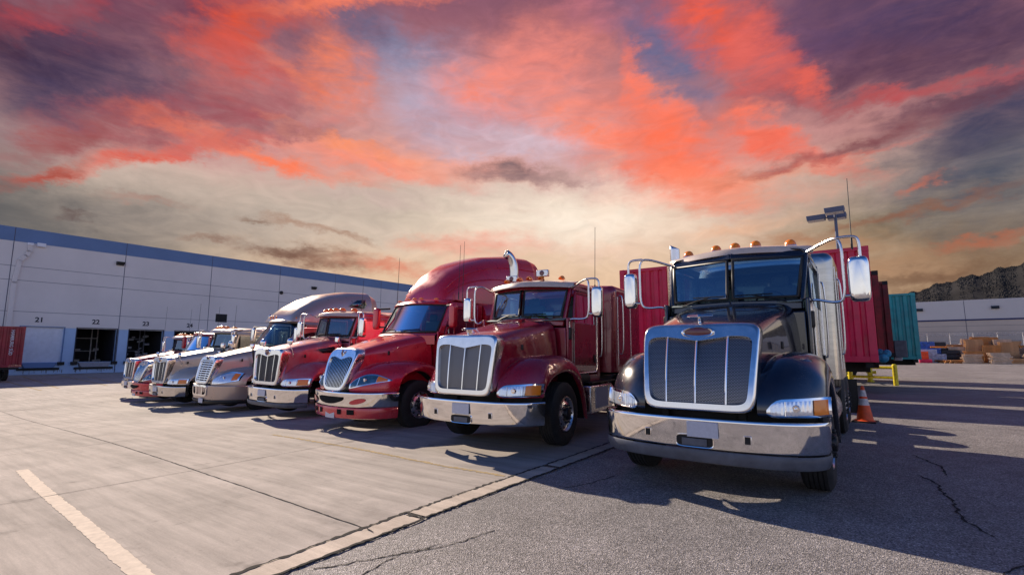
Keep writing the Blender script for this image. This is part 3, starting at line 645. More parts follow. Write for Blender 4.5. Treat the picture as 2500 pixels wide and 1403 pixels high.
e=dict(g); e.update(val=.33,badge=(0,1.715,.085,.075),ornament=False,gyb=.0,gyt=.05,gtop=.15,mesh='mesh2',stacks=[],sl=(1.15,3.7,5.3,1.12,2.95,M['red2']),towz=.515,plx=.0,tilt=-.02,
  ls=1.15,lights=[(-.58,2.10,2.925),(-.30,2.04,2.94),(-.05,2.02,2.945),(.24,2.04,2.94),(.66,2.12,2.925)],ant=[(1.45,1.8,2.75,1.0)])
E_=pete('rose red semi truck with round grille badge, just left of the bright red one',M['rosered'],e,-12.80,6.84,32,zg(-12.8))
def hood_mirror(r,x,y,z,h,kind='round',lean=.12,s=1):
    base=Vector((x,y,z)); top=Vector((x+lean*s,y-.12,z+h))
    o=MB().tube(smooth_path([base,base.lerp(top,.4)+Vector((.05*s,0,.02)),top-Vector((0,0,.02)),top]),.011,8).build('hood_mirror_post','plastic' if kind=='square' else 'alu',r)
    if kind=='round':
        m=MB().lathe([(-.05,0),(-.045,.05),(-.02,.085),(.0,.095),(.012,.095),(.014,0)],(0,0,0),'y',24); q=m.build('hood_mirror','chrome',r); q.location=top+Vector((0,0,.08)); q.rotation_euler=(0,0,.25)
    else:
        m=MB().box((0,0,0),(.15,.07,.17)); q=m.build('hood_mirror','chrome',r,bev=.03,seg=3); q.location=top+Vector((0,0,.06))
    return q
hood_mirror(E_,.62,.35,1.60,.32,'round',.0); hood_mirror(E_,-.55,.4,1.70,.18,'round',-.12)
hood_mirror(E_,1.05,1.6,1.55,.46,'square',-.15)
MB().add([(.69,1.05,1.80),(.70,1.55,1.88),(.72,1.62,1.72),(.70,1.2,1.70)],[(0,1,2,3)]).build('hood_vent','plastic',E_,solid=.012)
c_=dict(g); c_.update(val=None,badge=(0,1.715,.085,.075),ornament=False,gyb=.0,gyt=.05,mesh='mesh2',sl=(1.15,3.7,5.3,1.12,2.98,M['silver']),towz=.515,tilt=-.024,bmat='dullchrome',
  ls=1.15,lights=[(-.58,2.10,2.925),(-.30,2.04,2.94),(-.05,2.02,2.945),(.24,2.04,2.94),(.66,2.12,2.925)],ant=[(1.5,1.8,2.7,1.1),(-1.4,1.8,2.75,1.2)],stacks=[(1.02,3.65,1.1,3.55,.085,'chrome',True,False,0)])
C_=pete('silver semi truck with round badge and blue fender sheen, between red and taupe trucks',M['silver'],c_,-21.0,7.28,34,zg(-21.0))
hood_mirror(C_,.62,.5,1.55,.26,'round',.02); hood_mirror(C_,1.05,1.7,1.5,.42,'square',-.10)
a_=dict(c_); a_.update(sl=(1.15,3.7,5.3,1.12,2.95,M['silver']),ant=[(1.45,1.8,2.7,1.5),(-1.3,1.8,2.7,1.7)],stacks=[(1.02,3.65,1.1,3.5,.085,'chrome',True,False,0)],bmat='chrome')
A_=pete('chrome fronted semi truck farthest along the row, mostly hidden by its neighbour',M['red'],a_,-28.0,8.5,34,zg(-28))
# ------------------------------------------------------------------ aerodynamic trucks
def aero_windscreen(r,D,n=14):
    yb,yt,zb,zt,wb,wt,bow=D['wyb'],D['wyt'],D['wzb'],D['wzt'],D['wxb'],D['wxt'],D['bow']
    def p(t,s,o=0): # t -1..1
        w=lerp(wb,wt,s); return (w*t,lerp(yb,yt,s)-bow*(1-t*t)-o,lerp(zb,zt,s)+.05*(1-t*t)*(s-.4))
    MB().grid([[p(i/n,s/5) for i in range(-n,n+1)] for s in range(6)]).build('windscreen','glass',r)
    # seal
    ring=[p(i/n,0,.006) for i in range(-n,n+1)]+[p(1,s/5,.006) for s in range(1,6)]+[p(i/n,1,.006) for i in range(n-1,-n-1,-1)]+[p(-1,s/5,.006) for s in range(4,0,-1)]
    MB().tube(ring,.026,6,closed=True).build('window_seal','plastic',r)
    w=MB(); w.tube([p(.05,.06,.03),p(.6,.1,.035)],.010,6); w.tube([p(-.75,.06,.03),p(-.2,.1,.035)],.010,6); w.build('wiper','plastic',r)
    if D.get('center'): MB().grid([[p(-.02,s/5,.005),p(.02,s/5,.005)] for s in range(6)]).build('centre_strip','plastic',r)
    return p
def aero_cab(r,D,mat):
    hw=D['cw']; y0=D['wyb']-.05; y1=D['cy1']; zw,zt=D['wzb'],D['wzt']; z0=1.05; wb,wt,yb,yt=D['wxb'],D['wxt'],D['wyb'],D['wyt']
    m=MB()
    for s in(-1,1):
        a,b=Vector((s*(wb+.02),yb+.0,zw-.06)),Vector((s*(wt+.02),yt+.0,zt+.04)); e=Vector((s*.05,.14,0)); w=Vector((s*-.035,.01,0))
        m.hexa([a+w,a-w*.5,a-w*.5+e,a+w+e,b+w,b-w*.5,b-w*.5+e,b+w+e])
        m.b2((s*(hw-.05),y0,z0),(s*hw,y0+.22,zw)); m.b2((s*(hw-.05),y1-.2,z0),(s*hw,y1,zt+.08)); m.b2((s*(hw-.09),y0,z0-.12),(s*(hw-.005),y1,z0+.06))
        m.hexa([(s*(wt-.02),yt,zt-.02),(s*(wt+.06),yt+.05,zt-.02),(s*hw,y1,zt-.02),(s*(hw-.06),y1,zt-.02),(s*(wt-.08),yt+.02,zt+.12),(s*(wt),yt+.06,zt+.10),(s*(hw-.04),y1,zt+.10),(s*(hw-.12),y1,zt+.12)])
    m.b2((-hw+.05,y1-.05,z0),(hw-.05,y1-.005,zt+.05)); m.b2((-hw+.08,y0,z0-.08),(hw-.08,y1-.06,z0-.02)); m.b2((-hw+.06,y0+.05,z0),(hw-.06,y0+.1,zw-.2))
    m.build('cab',mat,r,bev=.02)
    n=12; bow=D['bow']
    rows=[[(wt*1.02*i/n,yt-bow*(1-(i/n)**2)+.0+o,zt+.02*(1-(i/n)**2)+z) for i in range(-n,n+1)] for o,z in ((0,.0),(-.03,.035),(.02,.09),(.25,.15))]
    rows.append([((hw-.03)*i/n,y1,zt+.17-.07*abs(i/n)**3) for i in range(-n,n+1)])
    MB().grid(rows).build('roof',mat,r,ang=50,solid=.02)
    MB().grid([[(wb*1.05*i/n,yb-bow*(1-(i/n)**2)+o,zw+z) for i in range(-n,n+1)] for o,z in ((.02,-.03),(-.06,-.05),(-.12,-.10),(-.12,-.3))]).build('cowl',mat if D.get('cowlpaint') else 'plastic',r)
    for s in(-1,1):
        dy0,dy1=y0+.24,y1-.22; m=MB(); zs=zw-.04
        m.b2((s*(hw-.03),dy0,z0+.06),(s*(hw+.012),dy1,zs)); m.b2((s*(hw-.05),dy1-.07,zs+.001),(s*(hw+.004),dy1,zt-.03))
        m.hexa([(s*(hw-.03),dy0,zs),(s*(hw+.01),dy0,zs),(s*(hw+.01),dy0+.06,zs),(s*(hw-.03),dy0+.06,zs),(s*(wt+.02),yt+.14,zt-.05),(s*(wt+.06),yt+.14,zt-.05),(s*(wt+.06),yt+.2,zt-.05),(s*(wt+.02),yt+.2,zt-.05)])
        m.b2((s*(hw-.05),yt+.2,zt-.08),(s*(hw+.001),dy1-.071,zt-.03)); m.box((s*(hw-.01),dy0+.32,(zs+zt)/2-.03),(.03,.035,zt-zs-.06)); d=m.build('door',mat,r,bev=.008)
        MB().add([(s*(hw-.012),dy0+.05,zs),(s*(hw-.012),dy1-.05,zs),(s*(hw-.03),dy1-.05,zt-.06),(s*(wt+.045),yt+.18,zt-.06)],[(0,1,2,3)]).build('door_window','sideglass',d)
        MB().b2((s*(hw+.012),dy1-.2,z0+.3),(s*(hw+.035),dy1-.12,z0+.42)).build('door_handle','plastic',d,bev=.01)
    interior(r,hw,yb,y1,zw,z0)
def fairing(r,st,mat,name='roof_fairing',rear=None,n=10,scoop=True):
    rows=[]
    for y,hw,zt,zb,pw in st:
        row=[]
        for i in range(2*n+1):
            q=math.pi*(1-i/(2*n)); c,s=math.cos(q),max(0,math.sin(q)); x=math.copysign(abs(c)**(2/pw),c)*hw; row.append((x,y,zb+(zt-zb)*s**(2/pw)))
        rows.append(row)
    m=MB().grid(rows); k=len(rows[0]); m.f.append(tuple(range(k))[::-1]); m.f.append(tuple(len(m.v)-k+i for i in range(k)))
    return m.build(name,mat,r,ang=50)
def aero(label,mat,D,u,v,yaw,z,kind):
    r=thing('semi_truck',label,'truck',group='trucks parked side by side in a row'); uvplace(r,u,v,z,yaw,D.get('tilt',-.02))
    hood_pete(r,D,mat)
    for s in(-1,1):
        yff=fender(r,s,D['fcols'],D['yw'],D['fzb'],D['lip'],mat); headlight(r,s,yff,*D['hl'],kind='smoked' if kind=='intl' else 'aero')
    aero_cab(r,D,mat); aero_windscreen(r,D)
    if kind=='intl':
        yf=grille(r,dict(D,barw=.5),meshmat='wheelwell',vbars=[(-1+2*i/12)*(D['gwb']-.055) for i in range(13)])
        o=MB(); y=yf(1.62)-.04; o.add([(0,y,1.70),(-.045,y,1.61),(0,y,1.50),(.045,y,1.61)],[(0,1,2,3)]); o=o.build('diamond_emblem','chrome',r,solid=.02)
        MB().add([(0,y-.014,1.675),(-.030,y-.014,1.61),(0,y-.014,1.53),(.030,y-.014,1.61)],[(0,1,2,3)]).build('emblem_enamel','maroon',o)
        b=bumper(r,D['plan'],D['bzt'],D['bzb'],D.get('bmat','chrome'),D['val'],M['red2'],holes=False,plate=False)
        m=MB(); n=14
        top=[(x,interp([p[0] for p in D['plan']],[p[1] for p in D['plan']],abs(x))-.012,D['bzb']+.20) for x in [i/n*.40 for i in range(-n,n+1)]]
        bot=[(x,y_,D['bzb']+.19-.13*math.sqrt(max(0,1-(x/.41)**2))) for x,y_,z_ in top]; m.grid([top,bot]).build('lower_grille','wheelwell',b)
        for s in(-1,1):
            m=MB(); pts=[]
            for i in range(18):
                q=2*math.pi*i/18; x=s*(.72+.16*math.cos(q)); pts.append((x,interp([p[0] for p in D['plan']],[p[1] for p in D['plan']],abs(x))-.008,D['bzb']+.125+.05*math.sin(q)+.03*math.cos(q)))
            m.v=pts; m.f=[tuple(range(18))]; m.build('fog_lamp_cover','red2',b)
        for x0,x1 in ((-.62,-.50),(.50,.66),(-.36,-.26),(.26,.36)):
            pp=D['plan']; yy=lambda x: interp([p[0] for p in pp],[p[1] for p in pp],abs(x))
            MB().add([(x0,yy(x0)+.0,D['bzb']-.04),(x1,yy(x1)+.0,D['bzb']-.04),(x1,yy(x1)+.005,D['bzb']-.14),(x0,yy(x0)+.005,D['bzb']-.14)],[(0,1,2,3)]).build('air_slot','wheelwell',b)
        MB().b2((-.14,-.035,.30),(.16,-.022,.50)).build('licence_plate','lenswhite',r,bev=.003)
        m=MB().tube([(-.30,.0,.54),(.30,.0,.54)],.01,6).build('bumper_split','plastic',r)
    else:
        D2=dict(D); yf=grille(r,D2,meshmat='wheelwell',vbars=[-.17,.17])
        m=MB()
        for i in range(10):
            z=lerp(D['gzb']+.09,D['gzt']-.17,i/9); w=lerp(D['gwb'],D['gw'],i/9)-.06; y=yf(z)-.012; m.hexa([(-w,y,z-.014),(w,y,z-.014),(w,y+.04,z-.014),(-w,y+.04,z-.014),(-w,y+.008,z+.012),(w,y+.008,z+.012),(w,y+.04,z+.012),(-w,y+.04,z+.012)])
        m.build('grille_slats','chrome',r,bev=.003)
        b=bumper(r,D['plan'],D['bzt'],D['bzb'],mat,D['val'],'plastic',holes=False,plate=False)
        out=radial(.46,.42,D['bzb']+.10,D['bzt']-.0,lambda z:-.035,pw=6); inn=radial(.40,.37,D['bzb']+.15,D['bzt']-.06,lambda z:-.04,pw=6); bk=[(x,y+.06,z) for x,y,z in out]
        MB().grid([bk,out,inn,[(x,y+.03,z) for x,y,z in inn]],wrap=True).build('lower_grille_frame','chrome',b)
        k=MB(); k.v=[(x,y+.02,z) for x,y,z in inn]; k.f=[tuple(range(len(inn)))]; k.build('lower_grille','wheelwell',b)
        for x in(-.18,.18): MB().b2((x-.03,-.05,D['bzb']+.14),(x+.03,-.03,D['bzt']-.05)).build('lower_grille_bar','chrome',b)
        MB().b2((.02,-.05,D['bzb']-.10),(.28,-.038,D['bzb']+.04)).build('licence_plate','lenswhite',r,bev=.003)
        badge(r,yf(1.67)-.03,1.67,.075,.035,'chrome','plastic')
    for x,y,zz,rz in D['lights']:
        if kind=='intl': m=MB().lathe([(0,.05),(.02,.045),(.032,.02),(.034,0)],(0,0,0),'z',14); m.v=[(p[0]*1.4,p[1],p[2]) for p in m.v]
        else: m=MB().lathe([(0,.035),(.02,.03),(.03,.012),(.031,0)],(0,0,0),'y',14); m.v=[(p[0]+p[2]*.25,-p[1],p[2]*2.0) for p in m.v]
        o=m.build('marker_light','amber',r); o.location=(x,y,zz)
    for st in D['fair']: fairing(r,st,mat)
    for s in(-1,1):
        cx,cy,cz,w,d,h=D['mir']; hw=D['cw']
        if kind=='intl': mirror(r,s,cx,cy,cz,w,d,h,None,None,mat=mat,low=None); MB().tube([(s*(hw-.02),cy+.15,cz+h/2-.02),(s*(cx-.02),cy+.02,cz+h/2-.03)],.025,8).tube([(s*(hw),cy+.15,cz-h/2+.06),(s*(cx-.02),cy+.02,cz-h/2+.06)],.022,8).build('mirror_arm','plastic',r)
        else: mirror(r,s,cx,cy,cz,w,d,h,None,None,mat='chrome',low=None); MB().tube([(s*(hw-.02),cy+.2,cz+h/2+.02),(s*cx,cy,cz+h/2+.03),(s*cx,cy,cz+h/2-.05)],.018,8).tube([(s*hw,cy+.2,cz-h/2+.06),(s*(cx-.02),cy+.02,cz-h/2+.06)],.018,8).build('mirror_arm','plastic',r)
    for ax,ay,az,h in D.get('ant',[]): MB().tube([(ax,ay,az-.1),(ax,ay,az),(ax+.01,ay+.02,az+h)],[.012,.008,.004],6).build('antenna','plastic',r)
    chassis(r,D['yw'],D['rear'],axles=D['axles'],ty=(D['cy1']-1.2,D['cy1']+.3))
    for s in(-1,1): mk_wheel(r,s*D['wx'],D['yw'],s,'front_wheel',D.get('rim','alu'))
    return r
LIPF=[(.80,.98),(.82,1.0),(.86,1.06),(.93,1.13),(1.02,1.19),(1.15,1.23),(1.32,1.245),(1.5,1.22),(1.7,1.12),(1.92,.92),(2.06,.62),(2.12,.38)]
F=dict(gw=.50,gwb=.37,gp=4.5,gyb=.02,gyt=.30,gzb=.83,gzt=1.72,gtop=.17,gside=.075,gbot=.08,dip=.07,gdepth=.2,
 hy=1.95,hz=2.10,hw=.86,fcols=[(.42,.10,1.42),(.55,.12,1.46),(.70,.17,1.48),(.86,.28,1.48),(1.0,.42,1.46),(1.1,.58,1.42),(1.165,.74,1.36)],yw=1.42,fzb=.84,lip=LIPF,wx=1.14,
 hl=(.45,1.10,lambda t:.90+.16*t**1.2,lambda t:.92+.29*math.sin(math.pi*min(1,.06+t*.74))**.9-.02*t,.74),
 plan=[(0,-.06),(.3,-.04),(.6,.04),(.8,.13),(.95,.24),(1.06,.38),(1.15,.56),(1.2,.76)],bzt=.83,bzb=.53,val=.30,
 cw=1.04,wyb=2.05,wyt=2.42,wzb=2.12,wzt=2.76,wxb=.96,wxt=.93,bow=.30,cy1=3.6,cowlpaint=True,
 lights=[(-.62,2.28,2.90,0),(-.22,2.22,2.925,0),(0,2.20,2.93,0),(.22,2.22,2.925,0),(.68,2.28,2.90,0)],mir=(1.36,2.15,2.48,.18,.14,.56),
 fair=[[(2.45,.70,2.92,2.86,2.6),(2.6,.80,3.30,2.86,2.6),(2.9,.88,3.68,2.86,2.8),(3.4,.98,4.00,2.86,3),(4.1,1.08,4.25,2.8,3.4),(5.0,1.14,4.42,2.6,4),(5.9,1.17,4.47,2.4,5)],[(3.65,1.16,2.95,1.15,7),(3.9,1.19,3.0,1.15,8),(5.9,1.19,3.0,1.15,9)],[(5.901,1.17,4.46,2.4,5),(5.95,1.17,4.46,1.2,6),(6.25,1.17,4.42,1.2,6)]],
 ant=[(1.15,2.7,2.95,1.4),(-1.1,2.6,2.95,1.2)],rear=9.0,axles=(6.7,8.1),tilt=-.012)
F_=aero('bright red semi truck with vertical chrome grille bars, diamond emblem and tall roof fairing',M['red2'],F,-9.10,6.30,36,-.10,'intl')
for s_ in(-1,1):
    for h_ in (.52,.74):
        pth=[]
        for y,hw,zt,zb,pw in F['fair'][0][1:]:
            z=lerp(zb,zt,h_+.04*(y-2.6)/3.3); pth.append((s_*hw*(1-((z-zb)/(zt-zb))**pw)**(1/pw),y,z))
        MB().tube(smooth_path(pth,1),.018,8).build('fairing_rib','red2',F_)
B=dict(F); B.update(bmat=M['red2'],fair=[],tilt=-.024,ant=[(1.1,2.5,2.9,1.2)]); B['fair']=[[(3.5,.9,2.95,2.7,3),(4.0,1.1,3.0,2.4,4),(5.3,1.1,3.0,1.15,8)]]
B_=aero('dark maroon semi truck with round roof lamps and red bumper, second from the far end',M['red'],B,-24.6,7.75,36,zg(-24.6),'intl')
hood_mirror(B_,.62,.6,1.62,.30,'round',.02)
Dd=dict(F); Dd.update(gw=.47,gwb=.40,gp=6,gyb=0,gyt=.20,gzb=.88,gzt=1.74,gtop=.13,gside=.06,gbot=.07,dip=0,
 hy=2.0,hz=2.12,hw=.92,fcols=[(.42,.08,1.38),(.55,.10,1.42),(.70,.16,1.44),(.86,.28,1.45),(1.0,.42,1.43),(1.1,.58,1.39),(1.16,.74,1.33)],
 hl=(.52,1.10,lambda t:.90+.11*t**2,lambda t:.93+.36*math.sin(math.pi*min(1,.05+t*.62))**.8-.02*t,.80),
 plan=[(0,-.04),(.3,-.03),(.5,.0),(.75,.10),(.95,.24),(1.06,.38),(1.15,.58),(1.19,.84)],bzt=.86,bzb=.42,val=.30,
 wyb=2.1,wyt=2.62,wzb=2.10,wzt=2.86,wxb=.98,wxt=.90,bow=.38,center=True,cy1=3.7,cowlpaint=False,
 lights=[(-.86,2.52,3.02,0),(-.17,2.20,3.06,0),(0,2.19,3.065,0),(.17,2.20,3.06,0),(.86,2.52,3.02,0)],
 fair=[[(2.36,.84,2.98,2.93,3),(2.5,.90,3.22,2.93,3),(2.8,.95,3.50,2.93,3),(3.3,1.0,3.80,2.93,3.2),(3.9,1.05,4.03,2.9,3.5),(4.7,1.1,4.20,2.7,4),(5.6,1.13,4.24,2.5,5)],[(3.72,1.16,3.0,1.15,7),(3.9,1.18,3.1,1.15,8),(5.6,1.18,3.1,1.15,9)],[(5.601,1.13,4.22,2.5,5),(5.66,1.13,4.20,1.3,6),(5.9,1.13,4.1,1.3,6)]],
 mir=(1.36,2.25,2.46,.18,.12,.50),ant=[],tilt=-.022)
D_=aero('taupe silver semi truck with horizontal-slat chrome grille and tall rounded roof',M['taupe'],Dd,-16.95,7.05,34,zg(-16.95),'casc')
for s in(-1,1):
    MB().add([(s*1.122,4.55,3.62),(s*1.118,4.85,3.86),(s*1.105,5.25,3.92),(s*1.12,5.32,3.70),(s*1.125,5.2,3.55)],[(0,1,2,3,4)]).build('side_window','sideglass',D_,solid=.02)

for x,s in ((.98,1),(-.85,-1)):
    o=MB().tube(smooth_path([(x,1.1,1.50),(x-.01*s,1.05,1.75),(x+.02*s,1.0,1.98)]),[.035]*8 if 0 else .028,8); o.box((x,1.12,1.48),(.14,.10,.14)); o.build('hood_mirror_post','plastic',D_,bev=.02)
    q=MB().box((0,0,0),(.19,.10,.17)).build('hood_mirror','chrome',D_,bev=.04,seg=3); q.location=(x+.02*s,.98,2.06)
hood_mirror(D_,-.7,1.3,1.75,.30,'round',-.1)
# ------------------------------------------------------------------ ground and markings
U=thing  # alias
def ground_mat(name,c,kind):
    m,nt,b,out=newmat(name); tc=nt.a('ShaderNodeTexCoord'); v=tc.outputs['Object']
    def noise(s,d=5,r=.6,st=None):
        n=nt.a('ShaderNodeTexNoise'); n.inputs['Scale'].default_value=s; n.inputs['Detail'].default_value=d; n.inputs['Roughness'].default_value=r
        if st:
            mp=nt.a('ShaderNodeMapping'); mp.inputs['Scale'].default_value=st; nt.c(v,mp.inputs[0]); nt.c(mp.outputs[0],n.inputs[0])
        else: nt.c(v,n.inputs[0])
        return n.outputs[0]
    def rng(x,a,b_,c0,c1):
        r=nt.a('ShaderNodeMapRange'); r.inputs[1].default_value=a; r.inputs[2].default_value=b_; r.inputs[3].default_value=c0; r.inputs[4].default_value=c1; nt.c(x,r.inputs[0]); return r.outputs[0]
    def mul(x,y):
        k=nt.a('ShaderNodeMath',operation='MULTIPLY'); nt.c(x,k.inputs[0]); nt.c(y,k.inputs[1]); return k.outputs[0]
    if kind=='asphalt':
        big=rng(noise(.35,5,.7),.34,.66,.74,1.16); mid=rng(noise(2.2,6,.7),.32,.68,.80,1.12)
        vo=nt.a('ShaderNodeTexVoronoi'); vo.inputs['Scale'].default_value=92; nt.c(v,vo.inputs[0]); cell=nt.a('ShaderNodeSeparateXYZ'); nt.c(vo.outputs['Color'],cell.inputs[0])
        sp=rng(cell.outputs[0],.0,1,.35,1.85); sp2=rng(cell.outputs[1],.86,.9,1,1.7); f=mul(mul(mul(big,mid),sp),sp2)
        h=vo.outputs['Distance']; bs,bd=.9,.008
    else:
        big=rng(noise(.22,4),.3,.7,.80,1.12); mid=rng(noise(1.3,6,.65),.28,.72,.86,1.10); st=rng(noise(1.0,7,.72,(.45,5.5,1)),.36,.64,.78,1.12)
        fine=rng(noise(90,3),.3,.7,.90,1.08); f=mul(mul(mul(big,mid),fine),st); spots=rng(noise(2.2,3,.6),.66,.74,1,.72); f=mul(f,spots); f=mul(f,rng(noise(.55,5,.7),.56,.70,1,.76)); f=mul(f,rng(noise(7,4,.7),.62,.72,1,.80))
        h=noise(120,3); bs,bd=.25,.004
    mx=nt.a('ShaderNodeMix',data_type='RGBA',blend_type='MULTIPLY'); mx.inputs[0].default_value=1; mx.inputs[6].default_value=(*c,1); nt.c(f,mx.inputs[7]); nt.c(mx.outputs[2],b.inputs['Base Color'])
    b.inputs['Roughness'].default_value=.66 if kind=='asphalt' else .88; b.inputs['Specular IOR Level'].default_value=.5 if kind=='asphalt' else .2
    bp=nt.a('ShaderNodeBump'); bp.inputs['Strength'].default_value=bs; bp.inputs['Distance'].default_value=bd; nt.c(h,bp.inputs['Height']); nt.c(bp.outputs[0],b.inputs['Normal'])
    return m
M['asphalt']=ground_mat('asphalt',(.235,.212,.202),'asphalt')
M['concrete']=ground_mat('concrete',(.48,.42,.365),'concrete')
M['gutter']=ground_mat('gutter_concrete',(.62,.52,.42),'concrete')
M['crack']=pm('crack_shadow_dirt',(.018,.014,.012),.95,0,0,.5,40)
M['whiteline']=pm('worn_white_paint',(.82,.70,.56),.92,0,0,.14,14,.03,90,spec=.08)
M['yellowline']=pm('worn_yellow_paint',(.48,.36,.20),.9,0,0,.3,14,spec=.08)
def place0(o): o.rotation_euler=(0,0,-A); return o
def sheet(name,us,vs,mat,dz):
    m=MB().grid([[(u,v,zg(u,v)+dz) for v in vs] for u in us]); o=m.build(name,mat,None,ang=180); place0(o); o['kind']='structure'; return o
us=[-900,-300,-120,-64]+[x for x in range(-62,-2)]+[0,5,12,25,60,150,400,900]
vs=[-400,-120,-40,-10,0,10,20,30]+[34+3*i for i in range(11)]+[80,120,250,600,1500]
sheet('ground',us,vs,'asphalt',0)
sheet('concrete_yard',[-62.95]+[x for x in range(-62,-4)]+[-3.69],[-120,-40,-10,0,10,20,30,34,37,40,45,50,55,60,64,90],'concrete',.006)
def strip(name,pts,w,mat,dz,rough=0,seed=1,step=.12,kind='structure',both=True):
    rnd=random.Random(seed); P=[Vector(p) for p in pts]; Q=[]
    for i in range(len(P)-1):
        n=max(1,int((P[i+1]-P[i]).length/step))
        for k in range(n): Q.append(P[i].lerp(P[i+1],k/n))
    Q.append(P[-1]); L=[];R=[]
    for i,p in enumerate(Q):
        t=(Q[min(i+1,len(Q)-1)]-Q[max(i-1,0)]).normalized(); nn=Vector((-t.y,t.x)); ww=w*(1+rough*rnd.uniform(-1,1)); j=rough*w*rnd.uniform(-.7,.7)
        l=p+nn*(ww/2+j); r_=p-nn*(ww/2-j); L.append((l.x,l.y,zg(l.x,l.y)+dz)); R.append((r_.x,r_.y,zg(r_.x,r_.y)+dz))
    o=MB().grid([L,R]).build(name,mat,None,flat=True); place0(o); o['kind']='structure'; return o
strip('gutter',[(-3.575,-3),(-3.585,3.0),(-3.60,3.42)],.235,'gutter',.010,.03,3)
strip('gutter',[(-3.60,3.50),(-3.60,4.3),(-3.57,5.88)],.235,'gutter',.011,.02,4)
strip('gutter',[(-3.575,5.99),(-3.55,9.0),(-3.54,30)],.215,'gutter',.010,.02,5,step=.3)
strip('expansion_joint',[(-3.705,-3),(-3.71,2.2),(-3.73,3.2),(-3.735,4.2),(-3.70,6.0),(-3.67,8.5),(-3.66,20)],.034,'crack',.014,.55,6,step=.035)
strip('expansion_joint',[(-3.455,-3),(-3.46,3.3),(-3.475,3.5),(-3.475,4.6),(-3.445,5.8),(-3.44,8.0),(-3.43,20)],.030,'crack',.015,.5,7,step=.04)
strip('expansion_joint',[(-3.73,3.47),(-3.60,3.455),(-3.47,3.46)],.05,'crack',.016,.6,8,step=.03)
strip('expansion_joint',[(-3.70,5.95),(-3.58,5.93),(-3.45,5.94)],.035,'crack',.016,.6,9,step=.03)
strip('concrete_joint',[(-40,4.8),(-25.3,4.01),(-11.63,3.36),(-7.15,3.12),(-3.73,2.97)],.013,'crack',.010,.5,10,step=.08)
strip('concrete_joint',[(-3.68,2.965),(-3.56,2.94)],.010,'crack',.017,.5,11,step=.04)
for i,u in enumerate((-7.51,-11.6,-15.9,-20.3,-25,-30)):
    strip('concrete_joint',[(u,-6),(u,3.1),(u-.15,6.5),(u-.3,16)],.010,'crack',.0105,.5,20+i,step=.15)
def poly(name,pts,mat,dz):
    o=MB().add([(u,v,zg(u,v)+dz) for u,v in pts],[tuple(range(len(pts)))]).build(name,mat,None,flat=True); place0(o); o['kind']='structure'; return o
strip('white_line',[(-9.70,1.83),(-8.2,1.71),(-6.2,1.60),(-4.26,1.485),(-1.8,1.36)],.130,'whiteline',.0085,.07,31,step=.05)
strip('yellow_line',[(-9.73,5.42),(-6.94,5.32),(-4.86,5.16),(-3.80,5.18)],.065,'yellowline',.0085,.4,32,step=.03)
for i,(p,q) in enumerate((((-50.2,8.06),(-37.2,7.39)),((-59.8,10.53),(-38.4,8.38)),((-57.9,12.74),(-39.1,10.84)),((-54.3,13.6),(-39.6,11.87)),((-52,18.0),(-39.6,16.3)),((-52,5.6),(-37.2,4.7)))):
    strip('yellow_line',[p,q],.13,'yellowline',.011,.2,40+i,step=.5)
poly('yellow_line',[(-39.6,7.95),(-39.3,7.95),(-39.3,8.45),(-39.6,8.45)],'whiteline',.013)
def crack(pts,w,seed):
    rnd=random.Random(seed); P=[]
    for i in range(len(pts)-1):
        a,b=Vector(pts[i]),Vector(pts[i+1]); n=max(2,int((b-a).length/.06))
        for k in range(n): P.append(a.lerp(b,k/n)+Vector((rnd.uniform(-1,1),rnd.uniform(-1,1)))*.018)
    P.append(Vector(pts[-1])); strip('asphalt_crack',P,w,'crack',.004,.6,seed,step=.03)
crack([(.47,9.76),(.72,8.97),(.71,8.42)],.022,50); crack([(.44,8.23),(.56,7.84),(.58,7.43),(.62,6.92),(.61,6.31),(.77,5.93)],.02,51)
crack([(-2.69,5.99),(-2.77,5.46),(-2.92,5.14)],.012,52); crack([(-3.35,2.22),(-2.84,3.13),(-2.75,3.6)],.012,53); crack([(-2.99,2.37),(-3.03,2.7),(-3.02,2.85),(-2.9,3.1)],.010,54)
crack([(.9,5.4),(.72,5.1),(.62,4.9),(.66,4.6)],.014,55); crack([(-1.6,3.0),(-1.2,3.5),(-.9,3.55)],.008,56)
SUNE=4.9; EXPO=0.28; NISH=(.34,.62,1.15); HORIZON_FILL=(7.4,7.1,7.1)
# ------------------------------------------------------------------ warehouse with loading docks
M['wallgrey']=pm('painted_concrete_panels',(.78,.73,.70),.75,0,0,.07,.25,.02,3)
M['wallblue']=pm('blue_grey_dado_paint',(.42,.58,.82),.7,0,0,.10,.5,.02,3)
M['bandblue']=pm('blue_parapet_paint',(.14,.23,.42),.7,0,0,.08,.4)
M['groove']=pm('panel_groove',(.10,.10,.14),.8)
M['rollup']=pm('white_roll_up_door',(.80,.82,.88),.5,0,0,.08,3)
M['numpaint']=pm('black_number_paint',(.012,.015,.03),.6)
M['stain']=pm('rust_stains',(.20,.22,.27),.9,0,0,.4,8)
M['greenbox']=pm('dock_leveller_green',(.10,.16,.12),.6,0,0,.3,6)
M['dockdeck']=pm('dock_leveller_deck',(.30,.30,.33),.6,0,0,.4,20)
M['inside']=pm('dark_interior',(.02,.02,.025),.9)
M['rackwhite']=pm('pale_carton',(.35,.31,.28),.8,0,0,.4,4)
M['contred']=pm('red_container_paint',(.80,.012,.09),.5,0,.2,.22,2.2,.02,20,c2=(.58,.010,.055))
M['contdark']=pm('rusty_maroon_container_paint',(.26,.014,.025),.6,0,0,.5,3,.03,20,c2=(.07,.014,.012))
M['docked']=pm('deep_red_container_paint',(.30,.010,.03),.5,0,.2,.22,2.2,.02,20,c2=(.18,.008,.02))
